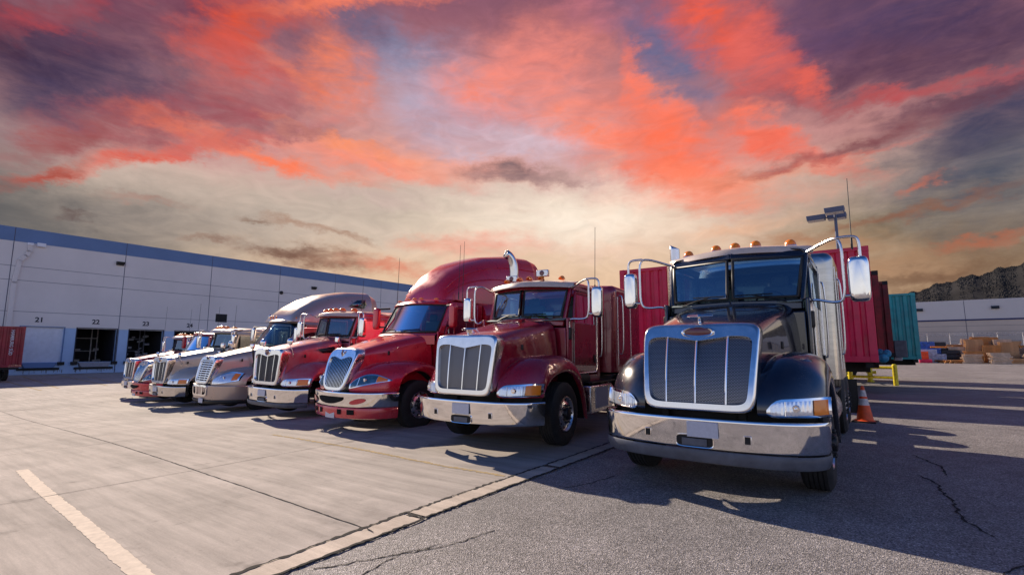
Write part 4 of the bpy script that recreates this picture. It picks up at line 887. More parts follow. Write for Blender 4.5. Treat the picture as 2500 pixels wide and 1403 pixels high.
M['conteal']=pm('teal_container_paint',(.004,.36,.38),.5,0,.2,.25,2.5,.02,20,c2=(.006,.22,.24))
M['contwhite']=pm('white_container_paint',(.6,.6,.6),.5,0,0,.2,2)
M['contgreen']=pm('green_container_paint',(.02,.20,.07),.5,0,0,.2,2)
M['contorange']=pm('orange_container_paint',(.5,.12,.03),.5,0,0,.2,2)
WH=thing('warehouse','long grey warehouse with a blue parapet and numbered loading docks 21 to 24','building')
WH.location=(*W(-63,0),-.6); WH.rotation_euler=(0,0,-A)
V0,V1=-12,76
docks=[(5.4,8.45,'door'),(10.62,13.66,'door'),(14.65,17.80,'open'),(18.89,21.95,'open'),(23.13,26.2,'open'),(27.4,30.5,'door'),(31.6,34.7,'door')]
zs,zt_=1.12,4.36
wl=MB(); prev=V0
for a,b,k in docks:
    wl.b2((-.3,prev,-.3),(0,a,4.37)); wl.b2((-.3,a,-.3),(0,b,zs-.001)); prev=b
wl.b2((-.3,prev,-.3),(0,V1,4.37)); wl.build('dado_wall','wallblue',WH,flat=True)
MB().b2((-.3,V0,4.371),(.012,V1,12.2)).build('upper_wall','wallgrey',WH,flat=True)
MB().b2((-.32,V0,12.201),(.03,V1,13.5)).build('parapet_band','bandblue',WH,flat=True)
MB().b2((-30,V0,12.3),(-.33,V1,12.6)).build('roof','wallgrey',WH,flat=True)
MB().b2((-30,V1-.3,-.3),(-.33,V1,12.29)).b2((-30,V0,-.3),(-.33,V0+.3,12.29)).b2((-30.3,V0,-.3),(-30.01,V1,12.6)).build('end_wall','wallgrey',WH,flat=True)
gr=MB()
for z in (9.93,8.64,5.78): gr.b2((.012,V0,z-.018),(.016,V1,z+.018))
v=9.5-8.5*2
while v<V1:
    gr.b2((.0,v-.03,-.1),(.0335,v+.03,4.369)); gr.b2((.012,v-.03,4.375),(.018,v+.03,12.19)); gr.b2((.03,v-.025,12.21),(.036,v+.025,13.49)); v+=8.48
gr.build('panel_joints','groove',WH,flat=True)
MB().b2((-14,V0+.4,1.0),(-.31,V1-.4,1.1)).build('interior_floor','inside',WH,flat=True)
num=21
for a,b,k in docks:
    c=(a+b)/2
    fr=MB().b2((.001,a-.08,zs),(.05,a-.001,zt_+.05)).b2((.001,b+.001,zs),(.05,b+.08,zt_+.05)).b2((.013,a-.08,zt_+.051),(.05,b+.08,zt_+.12)); fr.build('door_frame','numpaint' if k=='open' else 'bandblue',WH,flat=True)
    if k=='door':
        n=44; m=MB().grid([[(-.12+(.02 if i%2 else -.02),y,lerp(zs,zt_,i/(2*n))) for y in (a,b)] for i in range(2*n+1)]); m.build('roll_up_door','rollup',WH,flat=True)
    else:
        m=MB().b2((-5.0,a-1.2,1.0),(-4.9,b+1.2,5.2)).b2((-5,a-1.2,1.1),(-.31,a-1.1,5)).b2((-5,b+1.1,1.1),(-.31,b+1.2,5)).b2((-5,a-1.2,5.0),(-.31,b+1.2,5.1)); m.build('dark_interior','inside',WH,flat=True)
        rk=MB()
        for z in (2.15,3.45): rk.b2((-2.6,a+.4,z),(-2.5,b-.9,z+.07))
        for y in (a+.4,c+.2,b-.9): rk.b2((-2.65,y,1.1),(-2.55,y+.08,4.6))
        rk.build('storage_rack','rackwhite' if b<18 else 'greyplastic',WH)
        rnd=random.Random(int(a*10)); cr=MB()
        for i in range(8 if b<18 else 22):
            y=rnd.uniform(a+.2,b-.6); z=rnd.choice([1.1,1.1,2.25]) if b<18 else rnd.uniform(1.1,3.9); s=rnd.uniform(.15,.4); cr.b2((-2.9,y,z),(-2.6,y+s*1.2,z+s*.6))
        cr.build('stacked_goods','rackwhite' if b<18 else 'dockdeck',WH)
    if b<31 and a>9:
        m=MB().hexa([(.002,a+.42,.62),(.30,a+.55,.62),(.30,b-.55,.62),(.002,b-.42,.62),(.002,a+.25,zs-.03),(.22,a+.3,zs-.03),(.22,b-.3,zs-.03),(.002,b-.25,zs-.03)]); m.build('dock_leveller','dockdeck' if k=='open' else 'bandblue',WH)
        m=MB().b2((.002,a+.05,.40),(.14,b-.05,.61)).b2((.002,a-.25,zs-.28),(.24,a+.22,zs+.02)).b2((.002,b-.22,zs-.28),(.24,b+.25,zs+.02)); m.build('dock_bumper','dark',WH)
        rnd=random.Random(int(a)); st=MB()
        for i in range(16):
            y=rnd.uniform(a-.2,b+.2); w=rnd.uniform(.015,.06); st.b2((.001,y,.40-rnd.uniform(.1,.38)),(.006,y+w,.40))
        st.build('rust_stains','stain',WH,flat=True)
for n,y in ((21,11.82),(22,16.02),(23,20.29),(24,24.55)):
    text_mesh('dock_number',str(n),.62,'numpaint',WH,(.02,y,5.06),(math.pi/2,0,math.pi/2),bold=.03)
text_mesh('dock_number','20',.62,'numpaint',WH,(.02,6.9,5.10),(math.pi/2,0,math.pi/2),bold=.03)
# downpipe, scupper boxes, lamps, louvre
m=MB(); P=smooth_path([(.10,10.55,12.0),(.10,10.55,11.2),(.10,9.78,10.2),(.10,9.78,3.0)],1)
for i in range(len(P)-1):
    a,b=P[i],P[i+1]; d=b-a; m.box((a+b)/2,(.16,.34,d.length+.12),rx=-math.atan2(d.y,d.z) if abs(d.y)>.01 else 0)
m.build('downpipe','wallgrey',WH)
MB().b2((.013,10.35,11.98),(.26,10.75,12.2)).b2((.013,11.0,11.95),(.3,11.6,12.28)).build('scupper_box','rollup',WH)
for y,z in ((17.5,11.25),(39.9,11.0)):
    m=MB().hexa([(.013,y-.34,z-.2),(.30,y-.28,z-.16),(.30,y+.28,z-.16),(.013,y+.34,z-.2),(.013,y-.34,z+.2),(.42,y-.34,z+.16),(.42,y+.34,z+.16),(.013,y+.34,z+.2)]); m.build('wall_lamp','plastic',WH,bev=.02)
MB().lathe([(.0,.24),(.14,.22),(.22,.10),(.24,0)],(.013,35.2,9.9),'x',20).build('wall_siren','plastic',WH)
m=MB()
for i in range(7): m.hexa([(.013,27.3,5.70+i*.12),(.07,27.3,5.68+i*.12),(.07,28.5,5.68+i*.12),(.013,28.5,5.70+i*.12),(.013,27.3,5.76+i*.12),(.02,27.3,5.76+i*.12),(.02,28.5,5.76+i*.12),(.013,28.5,5.76+i*.12)])
m.b2((.0125,27.25,5.62),(.0145,28.55,6.6)); m.build('louvre','plastic',WH,flat=True)
# ------------------------------------------------------------------ containers
def container(label,mat,L,h,z0,u,v,n=None,chass=True,w=2.66,name='shipping_container',yaw=GA,front=False,postmat=None):
    r=thing(name,label,'container',group='shipping containers on chassis behind the trucks' if chass else 'shipping containers standing across the yard'); uvplace(r,u,v,None,yaw)
    def corr(p0,p1,zb,zt,depth,nrm):
        p0,p1=Vector(p0),Vector(p1); d=(p1-p0); n_=max(4,int(d.length/.30)); rows=[]
        for i in range(n_):
            for t,o in ((0,0),(.28,0),(.40,1),(.70,1),(.82,0)):
                q=p0+d*((i+t)/n_); rows.append([(q.x+nrm[0]*depth*o,q.y+nrm[1]*depth*o,zz) for zz in (zb,zt)])
        q=p1; rows.append([(q.x,q.y,zz) for zz in (zb,zt)])
        return rows
    m=MB(); e=.12; z1=z0+h
    m.grid(corr((-L+e,.03),(-e,.03),z0+.15,z1-.10,.06,(0,1))); m.grid(corr((-L+e,w-.03),(-e,w-.03),z0+.15,z1-.10,.06,(0,-1)))
    m.grid(corr((-.03,.12),(-.03,w-.12),z0+.15,z1-.10,.05,(-1,0))); m.grid(corr((-L+.03,.12),(-L+.03,w-.12),z0+.15,z1-.10,.05,(1,0)))
    m.build('corrugated_walls',mat,r,flat=True)
    MB().b2((-L+.05,.05,z1-.07),(-.05,w-.05,z1-.03)).b2((-L+.05,.05,z0+.06),(-.05,w-.05,z0+.12)).build('roof_and_floor',mat,r,flat=True)
    for y in(0,w-.12):
        MB().b2((-L+.13,y,z1-.11),(-.13,y+.11,z1-.005)).build('top_rail',mat,r,flat=True); MB().b2((-L+.13,y+.005,z0),(-.13,y+.115,z0+.16)).build('bottom_rail',mat,r,flat=True)
    for x in(-L,-.12):
        MB().b2((x+.005,.13,z1-.11),(x+.115,w-.13,z1-.006)).build('top_rail',mat,r,flat=True); MB().b2((x+.005,.13,z0+.001),(x+.115,w-.13,z0+.16)).build('bottom_rail',mat,r,flat=True)
    pm_=postmat or mat
    for x in(-L,-.18):
        for y in(0,w-.12):
            MB().b2((x-.001,y-.002,z0+.19),(x+.181,y+.122,z1-.16)).build('corner_post',pm_,r,flat=True)
            MB().b2((x-.006,y-.008,z0-.004),(x+.186,y+.128,z0+.188)).build('corner_casting','dark' if postmat else mat,r,bev=.01); MB().b2((x-.006,y-.008,z1-.158),(x+.186,y+.128,z1+.004)).build('corner_casting','dark' if postmat else mat,r,bev=.01)
    if chass:
        c=thing('container_chassis',f'trailer chassis carrying the {label}','trailer',group='trailer chassis under the containers'); uvplace(c,u,v,None,yaw)
        m=MB()
        for y in(.75,w-.85): m.b2((-L+.1,y,z0-.30),(-.2,y+.10,z0-.012))
        for x in [-L+.3+i*1.6 for i in range(int(L/1.6))]: m.b2((x,.76,z0-.24),(x+.08,w-.76,z0-.10))
        m.b2((-.30,.1,z0-.16),(-.12,w-.1,z0-.014)); m.build('frame','dark',c)
        for y in(.45,w-.5):
            m=MB().b2((-L+2.6,y,.12),(-L+2.74,y+.12,z0-.02)); m.b2((-L+2.5,y-.08,.0),(-L+2.84,y+.2,.06)); m.build('landing_leg','dark',c)
        for x in(-4.6,-3.2):
            for y in(.30,w-.30):
                t=bpy.data.objects.new('wheel',WM[('front_wheel','rubber',1)]); col.objects.link(t); t.parent=c; t.location=(x,y+(.15 if y>1 else -.15),.52); t.rotation_euler=(0,0,math.pi/2 if y>1 else -math.pi/2)
    return r
c1=container('bright red container whose end post rises beside the black truck mirror',M['contred'],7.5,3.27,1.25,.28,17.0)
c2=container('narrow visible maroon container end behind the bright red container',M['contdark'],7.5,3.2,1.25,.57,22.0,postmat=M['contdark'])
c3=container('rusty maroon container between the red and teal containers',M['contdark'],7.5,3.2,1.3,.97,26.0,postmat=M['contdark'])
c4=container('teal green container, rightmost of those on chassis',M['conteal'],7.5,3.3,1.15,2.22,31.6)
c5=container('red docked container at the left edge beside dock door 21',M['docked'],13.3,2.82,1.05,-48.2,5.75)
# lettering on the docked container's end
text_mesh('container_lettering','HAMBURG SÜD',.25,'lenswhite',c5,(.03,2.02,2.75),(0,math.pi/2,0),bold=.02)
container('white container far right across the yard',M['contwhite'],12,2.8,.05,16,-2,chass=False,yaw=GA+90)
for i,(mt,l,vv) in enumerate((('contorange','orange container across the yard',1.2),('contgreen','green container across the yard',4.4),('contred','red container across the yard',7.6))):
    container(l,M[mt],12,2.8,.05,16+12.5,vv,chass=False)
# reefer controls hanging at the ends
k=MB().b2((.02,.2,1.30),(.45,.9,2.0)); k.build('control_box','greyplastic',c3,bev=.03); 
k=MB().b2((.03,1.1,1.15),(.30,2.0,1.65)); k.build('document_box','lenswhite',c3,bev=.02); MB().b2((.305,1.35,1.35),(.315,1.55,1.5)).build('warning_label','amber',c3)
M['bluetarp']=pm('blue_tarpaulin',(.02,.25,.45),.5,0,0,.6,6,.3,14)
m=MB(); rnd=random.Random(4)
for (cx,cz,rr) in ((0,.0,.15),(.10,.13,.12),(-.06,.17,.10)):
    m.lathe([(rr*math.cos(math.pi*i/8)*1.0,rr*math.sin(math.pi*i/8)*(1+.15*math.sin(i*2.3))) for i in range(9)],(cx,.0,cz),'y',14)
o=m.build('tarpaulin_bundle','bluetarp'); tag(o,'blue bundle tied at the foot of the bright red container','tarpaulin'); uvplace(o,.42,19.0,1.35)
# ------------------------------------------------------------------ barrier, hydrant, cone, lamp post
M['yellow']=pm('yellow_barrier_paint',(.95,.70,.02),.45,0,.2,.35,9,.03,40)
M['orange']=pm('cone_orange',(.9,.09,.012),.5,0,0,.25,9)
M['reflect']=pm('cone_reflective_band',(.65,.60,.58),.35,0,0,.35,18)
bar=thing('guard_rail','yellow steel guard rail of posts and two rails around the hydrant','barrier'); uvplace(bar,-.68,29.2)
pts=[(0,0),(1.70,-.55),(-.26,2.2)]
for x,y in pts:
    MB().lathe([(0,.14),(.0,.10),(.04,.10),(.92,.10),(.96,.07),(.97,0)],(x,y,0),'z',18).build('post','yellow',bar)
for z in (.35,.80):
    MB().tube([(0,0,z),(1.70,-.55,z)],.065,10).build('rail','yellow',bar); MB().tube([(0,0,z),(-.26,2.2,z)],.045,10).build('rail','yellow',bar)
hy=thing('fire_hydrant','yellow fire hydrant behind the guard rail','hydrant'); uvplace(hy,.10,31.0)
MB().lathe([(0,.16),(.05,.16),(.06,.11),(.42,.11),(.44,.15),(.50,.15),(.52,.12),(.66,.11),(.74,.06),(.78,.03),(.80,0)],(0,0,.02),'z',20).build('barrel','yellow',hy)
for s in(-1,1): MB().lathe([(0,.07),(.12,.07),(.13,.085),(.18,.085),(.18,0)],(s*.08,0,.5),'x',14).flip(s if 0 else 1).build('outlet','yellow',hy)
MB().lathe([(-.22,0),(-.22,.10),(-.16,.10),(-.15,.08),(0,.08)],(0,0,.38),'y',16).build('pumper_outlet','yellow',hy)
def cone(label,u,v,s=1):
    r=thing('traffic_cone',label,'traffic cone'); uvplace(r,u,v,yaw=GA+8); f=lambda z: (.165-.135*z/.76)*s
    MB().box((0,0,.016*s),(.44*s,.44*s,.03*s)).build('base','plastic',r,bev=.01)
    MB().lathe([(.03*s,.19*s),(.05*s,f(.04)),(.76*s*.999,f(.76)),(.765*s,.02*s),(.765*s,0)],(0,0,0),'z',26).build('cone_body','orange',r)
    for a,b in ((.36,.50),(.545,.68)): MB().lathe([(a*s,f(a)+.003),(b*s,f(b)+.003)],(0,0,0),'z',26).build('reflective_band','reflect',r)
    return r
cone('orange traffic cone with two white bands standing right of the black truck',-.12,13.65,1.02)
lp=thing('lamp_post','steel lamp post carrying three box floodlights above the containers','lamp post'); uvplace(lp,-1.01,40)
M['lamp']=pm('blue_grey_lamp_paint',(.10,.12,.20),.5); M['lamplens']=pm('prismatic_lamp_glass',(.5,.45,.45),.3,0,0,.3,30)
MB().tube([(0,0,0),(0,0,10.9)],[.13,.09],14).build('pole','lamp',lp)
for i,(x,y,z) in enumerate(((-1.15,.35,10.85),(0,-.9,10.95),(.06,1.0,10.95))):
    q=MB().hexa([(-.54,-.36,-.15),(.54,-.36,-.15),(.54,.36,-.15),(-.54,.36,-.15),(-.58,-.40,.19),(.58,-.40,.19),(.58,.40,.19),(-.58,.40,.19)]).build('lamp_head','lamp',lp,bev=.02); q.location=(x,y,z); q.rotation_euler=(.0,.0,-.05)
    k=MB().b2((-.50,-.32,-.18),(.50,.32,-.151)).build('lamp_glass','lamplens',q); 
    MB().tube([(0,0,10.7),(x*.6,y*.6,z-.05)],.045,8).build('arm','lamp',lp)
# ------------------------------------------------------------------ far right: store building, fence, pallets, pickup, hill
M['farwall']=pm('far_grey_wall',(.62,.58,.56),.8,0,0,.06,.2); M['farwall2']=pm('far_taupe_wall',(.58,.48,.40),.8,0,0,.08,.3); M['navy']=pm('navy_stripe',(.012,.018,.10),.6)
FB=thing('distribution_building','long pale grey building with a navy stripe behind the pallets','building'); uvplace(FB,-10,95,.43)
MB().b2((0,0,-.2),(90,.4,5.45)).build('lower_wall','farwall2',FB,flat=True); MB().b2((0,-.01,5.66),(90,.4,8.4)).build('upper_wall','farwall',FB,flat=True); MB().b2((0,-.05,5.451),(90,.39,5.659)).build('navy_stripe','navy',FB,flat=True)
MB().b2((0,.41,0),(90,30,8.2)).build('roof','farwall',FB,flat=True)
m=MB()
for z in (3.9,4.7,2.6): m.b2((0,-.006,z-.015),(90,-.001,z+.015))
for x in range(4,90,9): m.b2((x-.03,-.02,0),(x+.03,-.012,8.3))
m.build('panel_joints','groove',FB,flat=True)
for x in (17.0,25.2,36): MB().hexa([(x-.4,-.35,7.05),(x+.4,-.35,7.05),(x+.4,-.02,7.0),(x-.4,-.02,7.0),(x-.4,-.25,7.4),(x+.4,-.25,7.4),(x+.4,-.02,7.42),(x-.4,-.02,7.42)]).build('wall_lamp','plastic',FB)
fn=thing('wire_fence','tall wire fence on steel posts in front of the far building','fence'); uvplace(fn,-2,74)
for i in range(12): MB().tube([(i*1.95+4,0,0),(i*1.95+4,0,2.9),(i*1.95+4.0,-.2,3.15)],.04,6).build('post','alu',fn)
m=MB()
for z in (2.9,3.1,.3): m.tube([(0,0,z),(28,0,z)],.018,5)
m.build('wire','alu',fn)
def wmat():
    m=bpy.data.materials.new('chain_link_mesh'); m.use_nodes=True; nt=NT(m); nt.n.clear(); o=nt.a('ShaderNodeOutputMaterial'); t=nt.a('ShaderNodeBsdfTransparent'); d=nt.a('ShaderNodeBsdfDiffuse'); d.inputs[0].default_value=(.3,.3,.32,1); x=nt.a('ShaderNodeMixShader'); x.inputs[0].default_value=.16; nt.c(t.outputs[0],x.inputs[1]); nt.c(d.outputs[0],x.inputs[2]); nt.c(x.outputs[0],o.inputs[0]); return m
M['chain']=wmat(); MB().b2((0,-.01,0),(28,.01,2.9)).build('chain_link','chain',fn,flat=True)
WOOD=[pm(f'pallet_wood_{n}',c,.85,0,0,.35,5) for n,c in (('fresh',(.52,.29,.14)),('pale',(.58,.42,.30)),('orange',(.50,.22,.07)),('weathered',(.30,.22,.20)))]
PB={}
def pallet_mesh(k):
    if k in PB: return PB[k]
    m=MB()
    for i in range(6): m.b2((-.64,-.54+i*.196,.115),(.64,-.54+i*.196+.10,.140))
    for y in(-.50,0,.50): m.b2((-.64,y-.04,.025),(.64,y+.04,.114))
    for i in range(3): m.b2((-.64,-.54+i*.49,.0),(.64,-.54+i*.49+.10,.024))
    o=m.build('wooden_pallet',WOOD[k],None,flat=True); PB[k]=o.data; bpy.data.objects.remove(o); return PB[k]
rnd=random.Random(12)
def pstack(u,v,n,k,jit=.03,lab='',yaw=GA):
    for i in range(n):
        o=bpy.data.objects.new('wooden_pallet',pallet_mesh(k)); col.objects.link(o); uvplace(o,u+rnd.uniform(-jit,jit),v+rnd.uniform(-jit,jit),None,yaw+rnd.uniform(-1,1)*jit*80); o.location.z+=i*.142
        tag(o,lab,'pallet','wooden pallets stacked by the fence')
W1='wooden pallet in the tall brown stacks by the wire fence'
pstack(8.75,66.5,16,0,.03,W1); pstack(9.45,68.5,18,2,.03,W1); pstack(9.9,66.0,12,2,.04,W1); pstack(11.15,66.2,14,0,.03,W1); pstack(11.0,67.8,16,1,.03,W1)
pstack(7.4,66.8,11,1,.05,'pale wooden pallet in the stack beside the black crates'); pstack(8.0,68.4,12,2,.03,W1)
for uu,vv,nn,kk in ((6.9,69.5,9,1),(7.7,70.5,13,0),(9.0,70.8,17,1),(10.2,69.8,15,0),(10.6,71,18,2),(12.0,70.0,15,0),(13.1,69.4,12,2),(8.4,64.6,8,2),(10.35,64.8,6,0),(12.5,65.0,6,1)): pstack(uu,vv,nn,kk,.05,W1)
pstack(12.3,67.5,10,3,.03,'weathered grey pallet in the stack at the far right')
pstack(7.95,62.0,6,1,.08,'pale wooden pallet in the low stack in front of the tall stacks'); pstack(9.65,61.0,7,1,.10,'pale wooden pallet in the low leaning stack at the front'); pstack(11.3,63.5,3,0,.04,'wooden pallet in the low stack of three at the front right')
for i in range(9):
    pstack(5.9+rnd.uniform(0,1.6),62.5+rnd.uniform(0,1.8),2,2,.2,'broken wooden pallet lying in the low brown heap',yaw=rnd.uniform(0,90))
M['crateblack']=pm('black_plastic_crate',(.015,.018,.03),.4); M['crateblue']=pm('blue_wrapped_load',(.02,.10,.42),.35,0,0,.6,4,.3,8); M['wrap']=pm('stretch_wrapped_load',(.42,.45,.58),.3,0,0,.35,5,.3,9)
def crate(u,v,z,d,mat,lab,name='crate',rz=0,grp='crates and wrapped loads beside the teal container'):
    m=MB().box((0,0,d[2]/2),d); 
    for i in range(3):
        zz=d[2]*(.2+.3*i); m.box((0,0,zz),(d[0]+.05,d[1]+.05,.05))
    for x in(-.5,.5):
        for y in(-.5,.5): m.box((x*d[0],y*d[1],d[2]/2),(.09,.09,d[2]))
    o=m.build(name,mat,None,bev=.02); uvplace(o,u,v,None,GA+rz); o.location.z+=z; tag(o,lab,'crate',grp); return o
for i in range(4): crate(6.45,67,i*.36,(1.25,1.1,.33),'crateblack','black plastic crate in the stack behind the blue loads')
for i in range(3): crate(6.95,66.2,i*.42,(1.3,1.1,.39),'crateblack','black plastic crate in the front stack beside the pale pallets')
crate(6.15,67.5,1.46,(1.1,1.0,.6),'crateblack','small black crate on top of the rear crate stack')
crate(6.0,66,1.47,(1.15,1.0,.14),'amber','flat orange tray on the black crates')
crate(5.1,67.0,1.2,(1.35,1.2,.9),'crateblue','blue wrapped load at the top of the left pile'); crate(5.3,65.8,.9,(1.6,1.2,.5),'crateblue','blue wrapped load in the middle of the left pile')
crate(5.0,64.5,0,(1.35,1.1,1.3),'wrap','tall pale shrink wrapped load beside the teal container'); crate(5.75,64.8,0,(1.25,1.1,.85),'wrap','bluish shrink wrapped load beside the low pallet heap')
crate(4.55,63.3,.35,(.75,.8,.75),'orange','orange bin beside the foot of the teal container',name='bin'); crate(4.7,62.9,0,(.85,.8,.34),'contred','red crate under the orange bin')
crate(13.2,66.8,0,(1.5,1.3,1.5),'wrap','white wrapped load at the right edge beside the weathered pallets')
pk=thing('pickup_truck','white pickup truck parked behind the tall pallet stacks','pickup'); uvplace(pk,9.3,72.0,None,GA)
M['whitepaint']=pm('white_car_paint',(.7,.7,.72),.3,0,1)
MB().hexa([(-.95,0,.5),(.95,0,.5),(.95,5.2,.5),(-.95,5.2,.5),(-.92,.1,1.15),(.92,.1,1.15),(.95,5.2,1.2),(-.95,5.2,1.2)]).build('body','whitepaint',pk,bev=.08,seg=3)
MB().hexa([(-.88,1.3,1.16),(.88,1.3,1.16),(.88,3.4,1.16),(-.88,3.4,1.16),(-.72,1.95,1.95),(.72,1.95,1.95),(.74,3.1,1.95),(-.74,3.1,1.95)]).build('cab','whitepaint',pk,bev=.06,seg=3)
MB().add([(-.80,1.32,1.24),(.80,1.32,1.24),(.68,1.86,1.86),(-.68,1.86,1.86)],[(0,1,2,3)]).build('windscreen','sideglass',pk)
for x in(-.9,.9):
    for y in(.95,4.2): MB().lathe([(-.12,.2),(-.12,.38),(.12,.38),(.12,.2)],(x,y,.38),'x',24).build('wheel','rubber',pk)
for x in(-.7,.7): MB().box((x,.03,.95),(.36,.08,.18)).build('headlight','lens',pk,bev=.03)
MB().box((0,.02,.88),(.95,.08,.26)).build('grille','plastic',pk,bev=.02)
# hill with conifers
M['hill']=pm('forested_hill',(.045,.043,.043),1,0,0,.25,.02,spec=0)
rnd=random.Random(5)
azs=[20,30,36,38,40,42,44,46.5,50,56,64,75,95]; els=[.5,2.2,4.4,5.0,5.7,6.3,6.7,7.3,8.2,9.2,9.6,9,6]
m=MB(); rows=[]
R0=700; na=150
for i in range(na+1):
    az=lerp(20,95,i/na); e=interp(azs,els,az)+.12*math.sin(az*3.1)+.06*math.sin(az*7.7); row=[]
    for k in range(9):
        t=k/8; R=lerp(420,R0,t); z=R*math.tan(math.radians(e))*(sm(t)*.92+.08*t)-2+4*math.sin(i*.7+k*1.3)*t*(1-t); row.append((R*math.sin(math.radians(az)),R*math.cos(math.radians(az)),z))
    z=row[-1][2]; R=1100; row.append((R*math.sin(math.radians(az)),R*math.cos(math.radians(az)),z*.4)); rows.append(row)
m.grid(rows)
hill=m.build('hill','hill',None,ang=180); hill['kind']='structure'
m=MB()
for i in range(12000):
    az=rnd.uniform(36,53); t=rnd.uniform(.55,.98) if i%3 else rnd.uniform(.93,1.0); R=lerp(420,R0,t); e=interp(azs,els,az)+.12*math.sin(az*3.1)+.06*math.sin(az*7.7); z=R*math.tan(math.radians(e))*(sm(t)*.92+.08*t)-4
    x,y=R*math.sin(math.radians(az)),R*math.cos(math.radians(az)); h=rnd.uniform(1.5,3.6); w=rnd.uniform(1.1,2.0); n=5; a0=rnd.random()*6
    vs=[(x+w*math.cos(a0+2*math.pi*j/n),y+w*math.sin(a0+2*math.pi*j/n),z+h*.12) for j in range(n)]+[(x,y,z+h)]
    m.add(vs,[(j,(j+1)%n,n) for j in range(n)])
wood=m.build('forest','hill',None,flat=True); wood['kind']='stuff'; wood['label']='dark conifer forest covering the hill'; wood['category']='forest'
# ------------------------------------------------------------------ sky, sun, camera
SUN_EL=30.5; sx,sy=-.608,.793
w=bpy.data.worlds.new('World'); sc.world=w; w.use_nodes=True; nt=NT(w); nt.n.clear()
out=nt.a('ShaderNodeOutputWorld'); bg=nt.a('ShaderNodeBackground'); bg.inputs[1].default_value=.1; nt.c(bg.outputs[0],out.inputs[0])
nish=nt.a('ShaderNodeTexSky',sky_type='NISHITA'); nish.sun_disc=False; nish.sun_elevation=math.radians(SUN_EL); nish.sun_rotation=math.atan2(sx,sy); nish.air_density=1.3; nish.dust_density=.6; nish.ozone_density=2.5
tc=nt.a('ShaderNodeTexCoord'); d=tc.outputs['Generated']; sp=nt.a('ShaderNodeSeparateXYZ'); nt.c(d,sp.inputs[0])
def ma(op,a,b=None,c=None,clamp=False):
    k=nt.a('ShaderNodeMath',operation=op); k.use_clamp=clamp
    for i,x in enumerate((a,b,c)):
        if x is None: continue
        if isinstance(x,(int,float)): k.inputs[i].default_value=x
        else: nt.c(x,k.inputs[i])
    return k.outputs[0]
az=ma('MULTIPLY',ma('ARCTAN2',sp.outputs[0],sp.outputs[1]),57.2958); el=ma('MULTIPLY',ma('ARCSINE',sp.outputs[2]),57.2958)
cb=nt.a('ShaderNodeCombineXYZ'); nt.c(az,cb.inputs[0]); nt.c(el,cb.inputs[1])
def wn(scale,det,st,seed,dist=0,rough=.55):
    mp=nt.a('ShaderNodeMapping'); mp.inputs['Scale'].default_value=st; mp.inputs['Location'].default_value=(seed,seed*.7,0); nt.c(cb.outputs[0],mp.inputs[0])
    n=nt.a('ShaderNodeTexNoise',noise_dimensions='2D'); n.inputs['Scale'].default_value=scale; n.inputs['Detail'].default_value=det; n.inputs['Distortion'].default_value=dist; n.inputs['Roughness'].default_value=rough; nt.c(mp.outputs[0],n.inputs[0]); return n
def vm(op,a,b):
    k=nt.a('ShaderNodeVectorMath',operation=op)
    for i,x in enumerate((a,b)):
        if isinstance(x,(tuple,list)): k.inputs[i].default_value=x
        else: nt.c(x,k.inputs[i])
    return k.outputs[0]
w1=wn(.06,3,(1,1.6,1),3); w2=wn(.28,5,(1,1.9,1),11,0,.65)
off=vm('ADD',vm('MULTIPLY',vm('SUBTRACT',w1.outputs['Color'],(.5,.5,.5)),(9,3.5,0)),vm('MULTIPLY',vm('SUBTRACT',w2.outputs['Color'],(.5,.5,.5)),(6,3,0)))
P=vm('ADD',cb.outputs[0],off)
tex=wn(.30,8,(.5,1.6,1),5,.35,.64); tf=nt.a('ShaderNodeMapRange'); tf.inputs[1].default_value=.30; tf.inputs[2].default_value=.68; nt.c(tex.outputs[0],tf.inputs[0])
ramp=nt.a('ShaderNodeValToRGB'); er=ma('DIVIDE',el,90,clamp=True); nt.c(er,ramp.inputs[0])
cols=[(0,(206,158,128)),(5,(222,184,148)),(10,(226,206,180)),(16,(220,202,190)),(20,(206,156,146)),(27,(178,118,120)),(36,(124,82,104)),(55,(60,56,90)),(90,(36,44,84))]
while len(ramp.color_ramp.elements)<len(cols): ramp.color_ramp.elements.new(.5)
for e_,(p_,c_) in zip(ramp.color_ramp.elements,cols): e_.position=p_/90; e_.color=(*lin(c_),1)
cur=ramp.outputs[0]
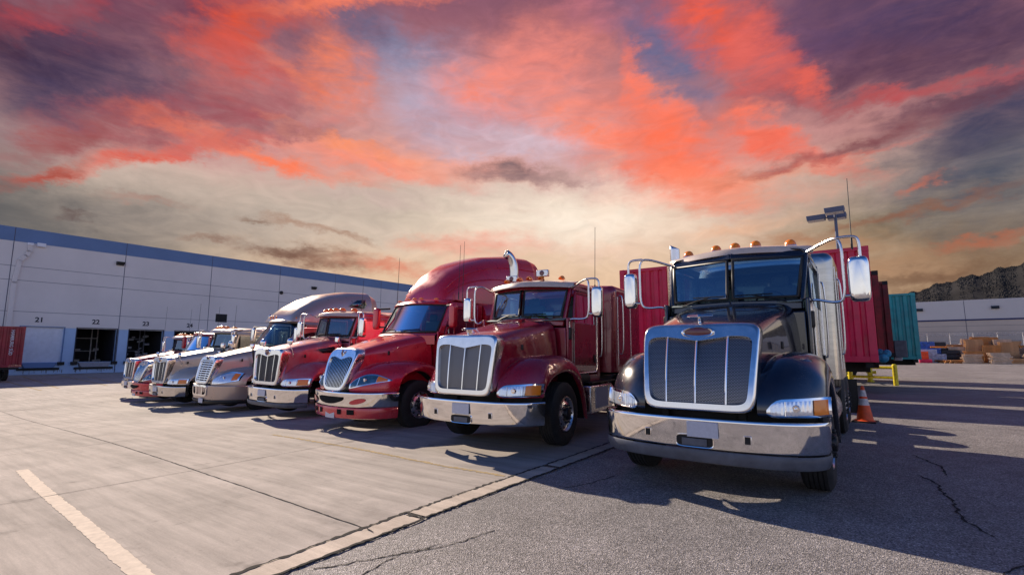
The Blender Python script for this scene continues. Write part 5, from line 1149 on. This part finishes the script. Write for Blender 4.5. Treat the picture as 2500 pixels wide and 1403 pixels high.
SKY=[(0,24.6,65,16.8,0,(186,118,122),.7,.1),(-5,20.5,40,13,0,(214,166,162),.75,.2),(2.5,16,28,5.2,0,(252,230,214),.92,.12),(-9.7,13.9,50,6,0,(226,208,184),.8,.15),
(12,13.8,30,5.6,8,(242,210,184),.75,.15),(-25.2,14.5,29,5.6,11,(186,170,158),.75,.15),(0,7.9,45,4.5,0,(234,196,160),.7,.1),(-41.9,10.6,20,7,-4,(124,116,112),.9,.15),(-50.2,10.4,9,7,0,(84,86,90),.85,.1),
(40.5,10.8,18,8,14,(134,116,92),.88,.2),(45.4,6.9,9,4.8,5,(112,88,68),.85,.2),(34.1,8.6,12.6,3.6,-10,(184,138,105),.6,.3),(47.4,14.9,9,6.5,25,(72,80,98),.88,.2),(45.3,18.8,10.5,5,18,(66,66,92),.88,.25),(32.5,15.6,12.4,3.3,6,(160,138,128),.5,.2),
(-44.4,23.4,13,7,38,(56,58,90),.92,.2),(-37.5,22.9,12.6,4.4,8,(88,70,96),.7,.3),(-50.6,24.4,10.4,3.8,0,(66,42,64),.85,.3),(-34.9,31,17.3,4.8,14,(112,60,82),.7,.3),(42.1,27.9,16.4,6.9,-23,(56,54,90),.92,.25),(32.5,29.3,12.4,5.7,-4,(100,72,104),.8,.3),(36.4,25.3,17.7,3.3,0,(88,58,80),.7,.3),
(-16.6,33.6,6.6,2.8,-9,(108,98,126),.85,.5),(-12.1,31.5,8.5,3.2,10,(120,120,152),.85,.5),(17.5,33.1,6.8,4.4,-35,(108,104,142),.85,.45),(20.1,29.7,5.8,3.6,-64,(104,108,144),.75,.45),(-6.1,28,14,5.6,0,(184,174,198),.75,.4),(-25,30.3,4.6,3.6,11,(104,82,108),.6,.4),(1,23.4,13,3.2,4,(214,192,206),.7,.45),
(-38.9,20.7,16.4,2.8,26,(170,82,86),.65,.6),(-31.2,22.9,9.5,3.3,23,(166,82,90),.55,.6),(-44,27.5,5.4,1.3,38,(168,70,78),.8,.6),(-31.8,30.2,6.3,3.6,53,(226,84,60),.9,.6),(-23.9,34.2,9.5,1.9,24,(212,92,74),.85,.6),(-18.6,35.7,13.3,1.2,14,(248,130,100),.9,.5),
(-28.5,28.1,9.1,1.9,-6,(196,94,92),.7,.75),(-20.9,28.8,5.2,4.8,69,(250,130,92),.85,.7),(-26.5,28.5,4.9,1.2,-11,(234,130,104),.6,.7),(-3.1,30.3,7.2,4.6,0,(244,138,120),.78,.65),(4.1,32,9,6,0,(242,138,124),.8,.6),(10.3,36.2,6.1,1.8,-11,(206,122,136),.5,.6),
(23.9,33.1,10.3,4.4,-39,(232,94,76),.9,.6),(27.4,29.1,4.9,5,-34,(224,104,96),.85,.65),(31.5,26.1,2.5,2,-74,(238,104,88),.9,.5),(14.5,29.7,1.9,4.6,11,(250,126,104),.85,.5),(17.1,26.1,6.8,2,-35,(252,126,102),.85,.6),(9.9,24.3,14.3,4.2,-23,(254,142,118),.85,.55),(18.8,22.2,12.6,4.4,-29,(255,118,88),.9,.5),
(21.3,18.4,8.4,3,-25,(254,130,100),.88,.5),(27.7,22.1,6.8,1.9,-36,(252,124,100),.9,.55),(31.7,19.7,8.2,1.5,-28,(240,110,90),.8,.5),(16.8,17.6,8.4,2.2,-6,(250,184,164),.6,.5),(25.3,15.8,10.7,1.8,-2,(238,152,126),.7,.6),(27.1,18.1,10.1,1.1,-1,(236,142,112),.6,.6),
(35.9,19.6,10.7,1.2,8,(122,64,74),.9,.3),(43.9,21.3,12,1,1,(104,66,82),.85,.3),(40.1,23,13.3,.8,-6,(188,82,84),.75,.4),(34.5,18.6,7.6,.5,2,(204,104,92),.65,.4),(42.5,14.8,1.9,.6,12,(204,112,86),.7,.4),
(-38.7,17.6,10.4,1,24,(226,98,80),.85,.35),(-44.9,14.9,5.2,1,34,(172,80,68),.8,.45),(-27.6,20.1,13.2,1.1,-7,(252,130,96),.95,.35),(-16.9,20.9,13.2,1.7,-8,(252,144,116),.9,.4),(-7.9,21.3,13,2,-6,(254,166,138),.82,.45),(-31.1,21.2,13.3,1,20,(212,106,98),.7,.5),(-43.9,18.2,5.8,1.2,28,(156,82,82),.7,.5),(-20.6,22.6,9.2,.7,-10,(248,146,106),.75,.5),(-25.8,23.2,6.2,1,4,(142,102,114),.65,.5),
(-.5,20.4,6.5,1.4,-4,(132,106,110),.85,.5),(4,20.1,5.5,.8,0,(172,138,136),.55,.4),(.5,16,4.5,.6,-5,(204,168,152),.6,.5),(-21.7,9.6,7.2,1.5,-6,(132,92,76),.88,.45),(-25,10.2,2.9,.9,-6,(112,78,66),.8,.45),(-13.8,9.3,6.5,1.2,-4,(224,138,112),.75,.6),(-3.4,12.2,8,1.8,0,(240,162,142),.8,.55),(-11.5,12.4,4.9,1,0,(232,156,132),.65,.5),
(-21.8,12.7,5.2,.7,-14,(168,130,110),.8,.5),(-26.8,13.3,2.4,.5,-8,(142,114,98),.7,.4),(-37.4,13.8,4.5,.6,-2,(168,128,116),.6,.6),(-42.2,11.3,1.8,.6,18,(102,84,82),.7,.4),(-31.1,10.5,2.8,.5,0,(142,106,90),.65,.4),(31.5,10.5,7.6,1,-8,(172,118,88),.55,.4),(41.4,12.1,9,.7,8,(142,94,74),.65,.4),(44.8,8.7,3.6,.7,6,(186,104,76),.65,.4),(40.1,6.1,9,1,4,(104,74,58),.6,.3),
(7,15,15,3.6,0,(255,240,222),.75,.1),(10,17,2.2,6,-24,(255,226,204),.35,.2),(26,12.5,9,1.2,6,(238,178,140),.55,.5),(9,11.5,7,1.2,-4,(244,206,184),.5,.5),(-16,17,8,1.2,-4,(206,178,170),.5,.5)]
KN={}; PP=P
for n_,(a0,e0,rx,ry,rot,c,op,nz) in enumerate(SKY):
    nz=round(nz*5)/5
    if nz not in KN: KN[nz]=ma('MULTIPLY_ADD',tf.outputs[0],nz*1.5,1-nz)
    if n_%6==0:
        pp=nt.a('ShaderNodeVectorMath',operation='MULTIPLY_ADD'); nt.c(cur,pp.inputs[0]); pp.inputs[1].default_value=(1e-6,1e-6,0); nt.c(P,pp.inputs[2]); PP=pp.outputs[0]
    mp=nt.a('ShaderNodeMapping',vector_type='TEXTURE'); mp.inputs['Location'].default_value=(a0,e0,0); mp.inputs['Rotation'].default_value=(0,0,math.radians(rot)); mp.inputs['Scale'].default_value=(rx,ry,1); nt.c(PP,mp.inputs[0])
    ln=nt.a('ShaderNodeVectorMath',operation='LENGTH'); nt.c(mp.outputs[0],ln.inputs[0])
    mr=nt.a('ShaderNodeMapRange',interpolation_type='SMOOTHSTEP'); mr.inputs[1].default_value=1.25; mr.inputs[2].default_value=.05; mr.inputs[3].default_value=0; mr.inputs[4].default_value=op; nt.c(ln.outputs['Value'],mr.inputs[0])
    f=ma('MULTIPLY',mr.outputs[0],KN[nz],clamp=True)
    mx=nt.a('ShaderNodeMix',data_type='RGBA'); nt.c(f,mx.inputs[0]); nt.c(cur,mx.inputs[6]); mx.inputs[7].default_value=(*lin(c),1); cur=mx.outputs[2]
fine=wn(.5,7,(.5,1.25,1),23,.9,.6); fm=nt.a('ShaderNodeMapRange'); fm.inputs[1].default_value=.3; fm.inputs[2].default_value=.7; fm.inputs[3].default_value=.93; fm.inputs[4].default_value=1.06; nt.c(fine.outputs[0],fm.inputs[0])
fc=nt.a('ShaderNodeCombineXYZ'); [nt.c(fm.outputs[0],fc.inputs[i]) for i in range(3)]; cur=vm('MULTIPLY',cur,fc.outputs[0])
# sunset colours fill the north half, tinted Nishita sky and an added low fill band the rest
absaz=ma('ABSOLUTE',az); side=nt.a('ShaderNodeMapRange',interpolation_type='SMOOTHSTEP'); side.inputs[1].default_value=82; side.inputs[2].default_value=54; nt.c(absaz,side.inputs[0])
up=nt.a('ShaderNodeMapRange',interpolation_type='SMOOTHSTEP'); up.inputs[1].default_value=54; up.inputs[2].default_value=40; nt.c(el,up.inputs[0])
mask=ma('MULTIPLY',side.outputs[0],up.outputs[0])
sc10=vm('MULTIPLY',cur,(10/2**EXPO,)*3)
zen=nt.a('ShaderNodeMapRange',interpolation_type='SMOOTHSTEP'); zen.inputs[1].default_value=8; zen.inputs[2].default_value=62; zen.inputs[3].default_value=1.25; zen.inputs[4].default_value=.55; nt.c(el,zen.inputs[0])
zc=nt.a('ShaderNodeCombineXYZ'); [nt.c(zen.outputs[0],zc.inputs[i]) for i in range(3)]
tint=vm('MULTIPLY',vm('MULTIPLY',nish.outputs[0],NISH),zc.outputs[0])
w.cycles.sampling_method='MANUAL'; w.cycles.sample_map_resolution=512
hb=nt.a('ShaderNodeMapRange',interpolation_type='SMOOTHSTEP'); hb.inputs[1].default_value=26; hb.inputs[2].default_value=3; hb.inputs[3].default_value=0; hb.inputs[4].default_value=.9; nt.c(el,hb.inputs[0])
hm=nt.a('ShaderNodeMix',data_type='RGBA'); nt.c(hb.outputs[0],hm.inputs[0]); nt.c(tint,hm.inputs[6]); hm.inputs[7].default_value=(*HORIZON_FILL,1); tint=hm.outputs[2]  # bright low band added outside the view to lift the truck fronts
mx=nt.a('ShaderNodeMix',data_type='RGBA'); nt.c(mask,mx.inputs[0]); nt.c(tint,mx.inputs[6]); nt.c(sc10,mx.inputs[7]); nt.c(mx.outputs[2],bg.inputs[0])
L=bpy.data.lights.new('sun','SUN'); L.energy=SUNE; L.angle=math.radians(.5); L.color=(1,.86,.70); so=bpy.data.objects.new('sun',L); col.objects.link(so)
sd=Vector((sx*math.cos(math.radians(SUN_EL)),sy*math.cos(math.radians(SUN_EL)),math.sin(math.radians(SUN_EL)))); so.rotation_euler=sd.to_track_quat('Z','Y').to_euler(); so.location=(-20,30,40)
cam=bpy.data.cameras.new('camera'); co=bpy.data.objects.new('camera',cam); col.objects.link(co); sc.camera=co
cam.sensor_width=36; cam.lens=1200/2500*36; cam.clip_end=5000; cam.clip_start=.05; co.location=(0,0,1.55); co.rotation_euler=(math.radians(90)+math.atan(155.5/1200),0,0)
sc.view_settings.view_transform='Standard'; sc.view_settings.look='None'; sc.view_settings.exposure=EXPO; sc.view_settings.gamma=1
sc.cycles.max_bounces=8; sc.cycles.transparent_max_bounces=12; sc.cycles.caustics_reflective=False; sc.cycles.caustics_refractive=False
sc.cycles.use_adaptive_sampling=True; sc.cycles.use_denoising=True
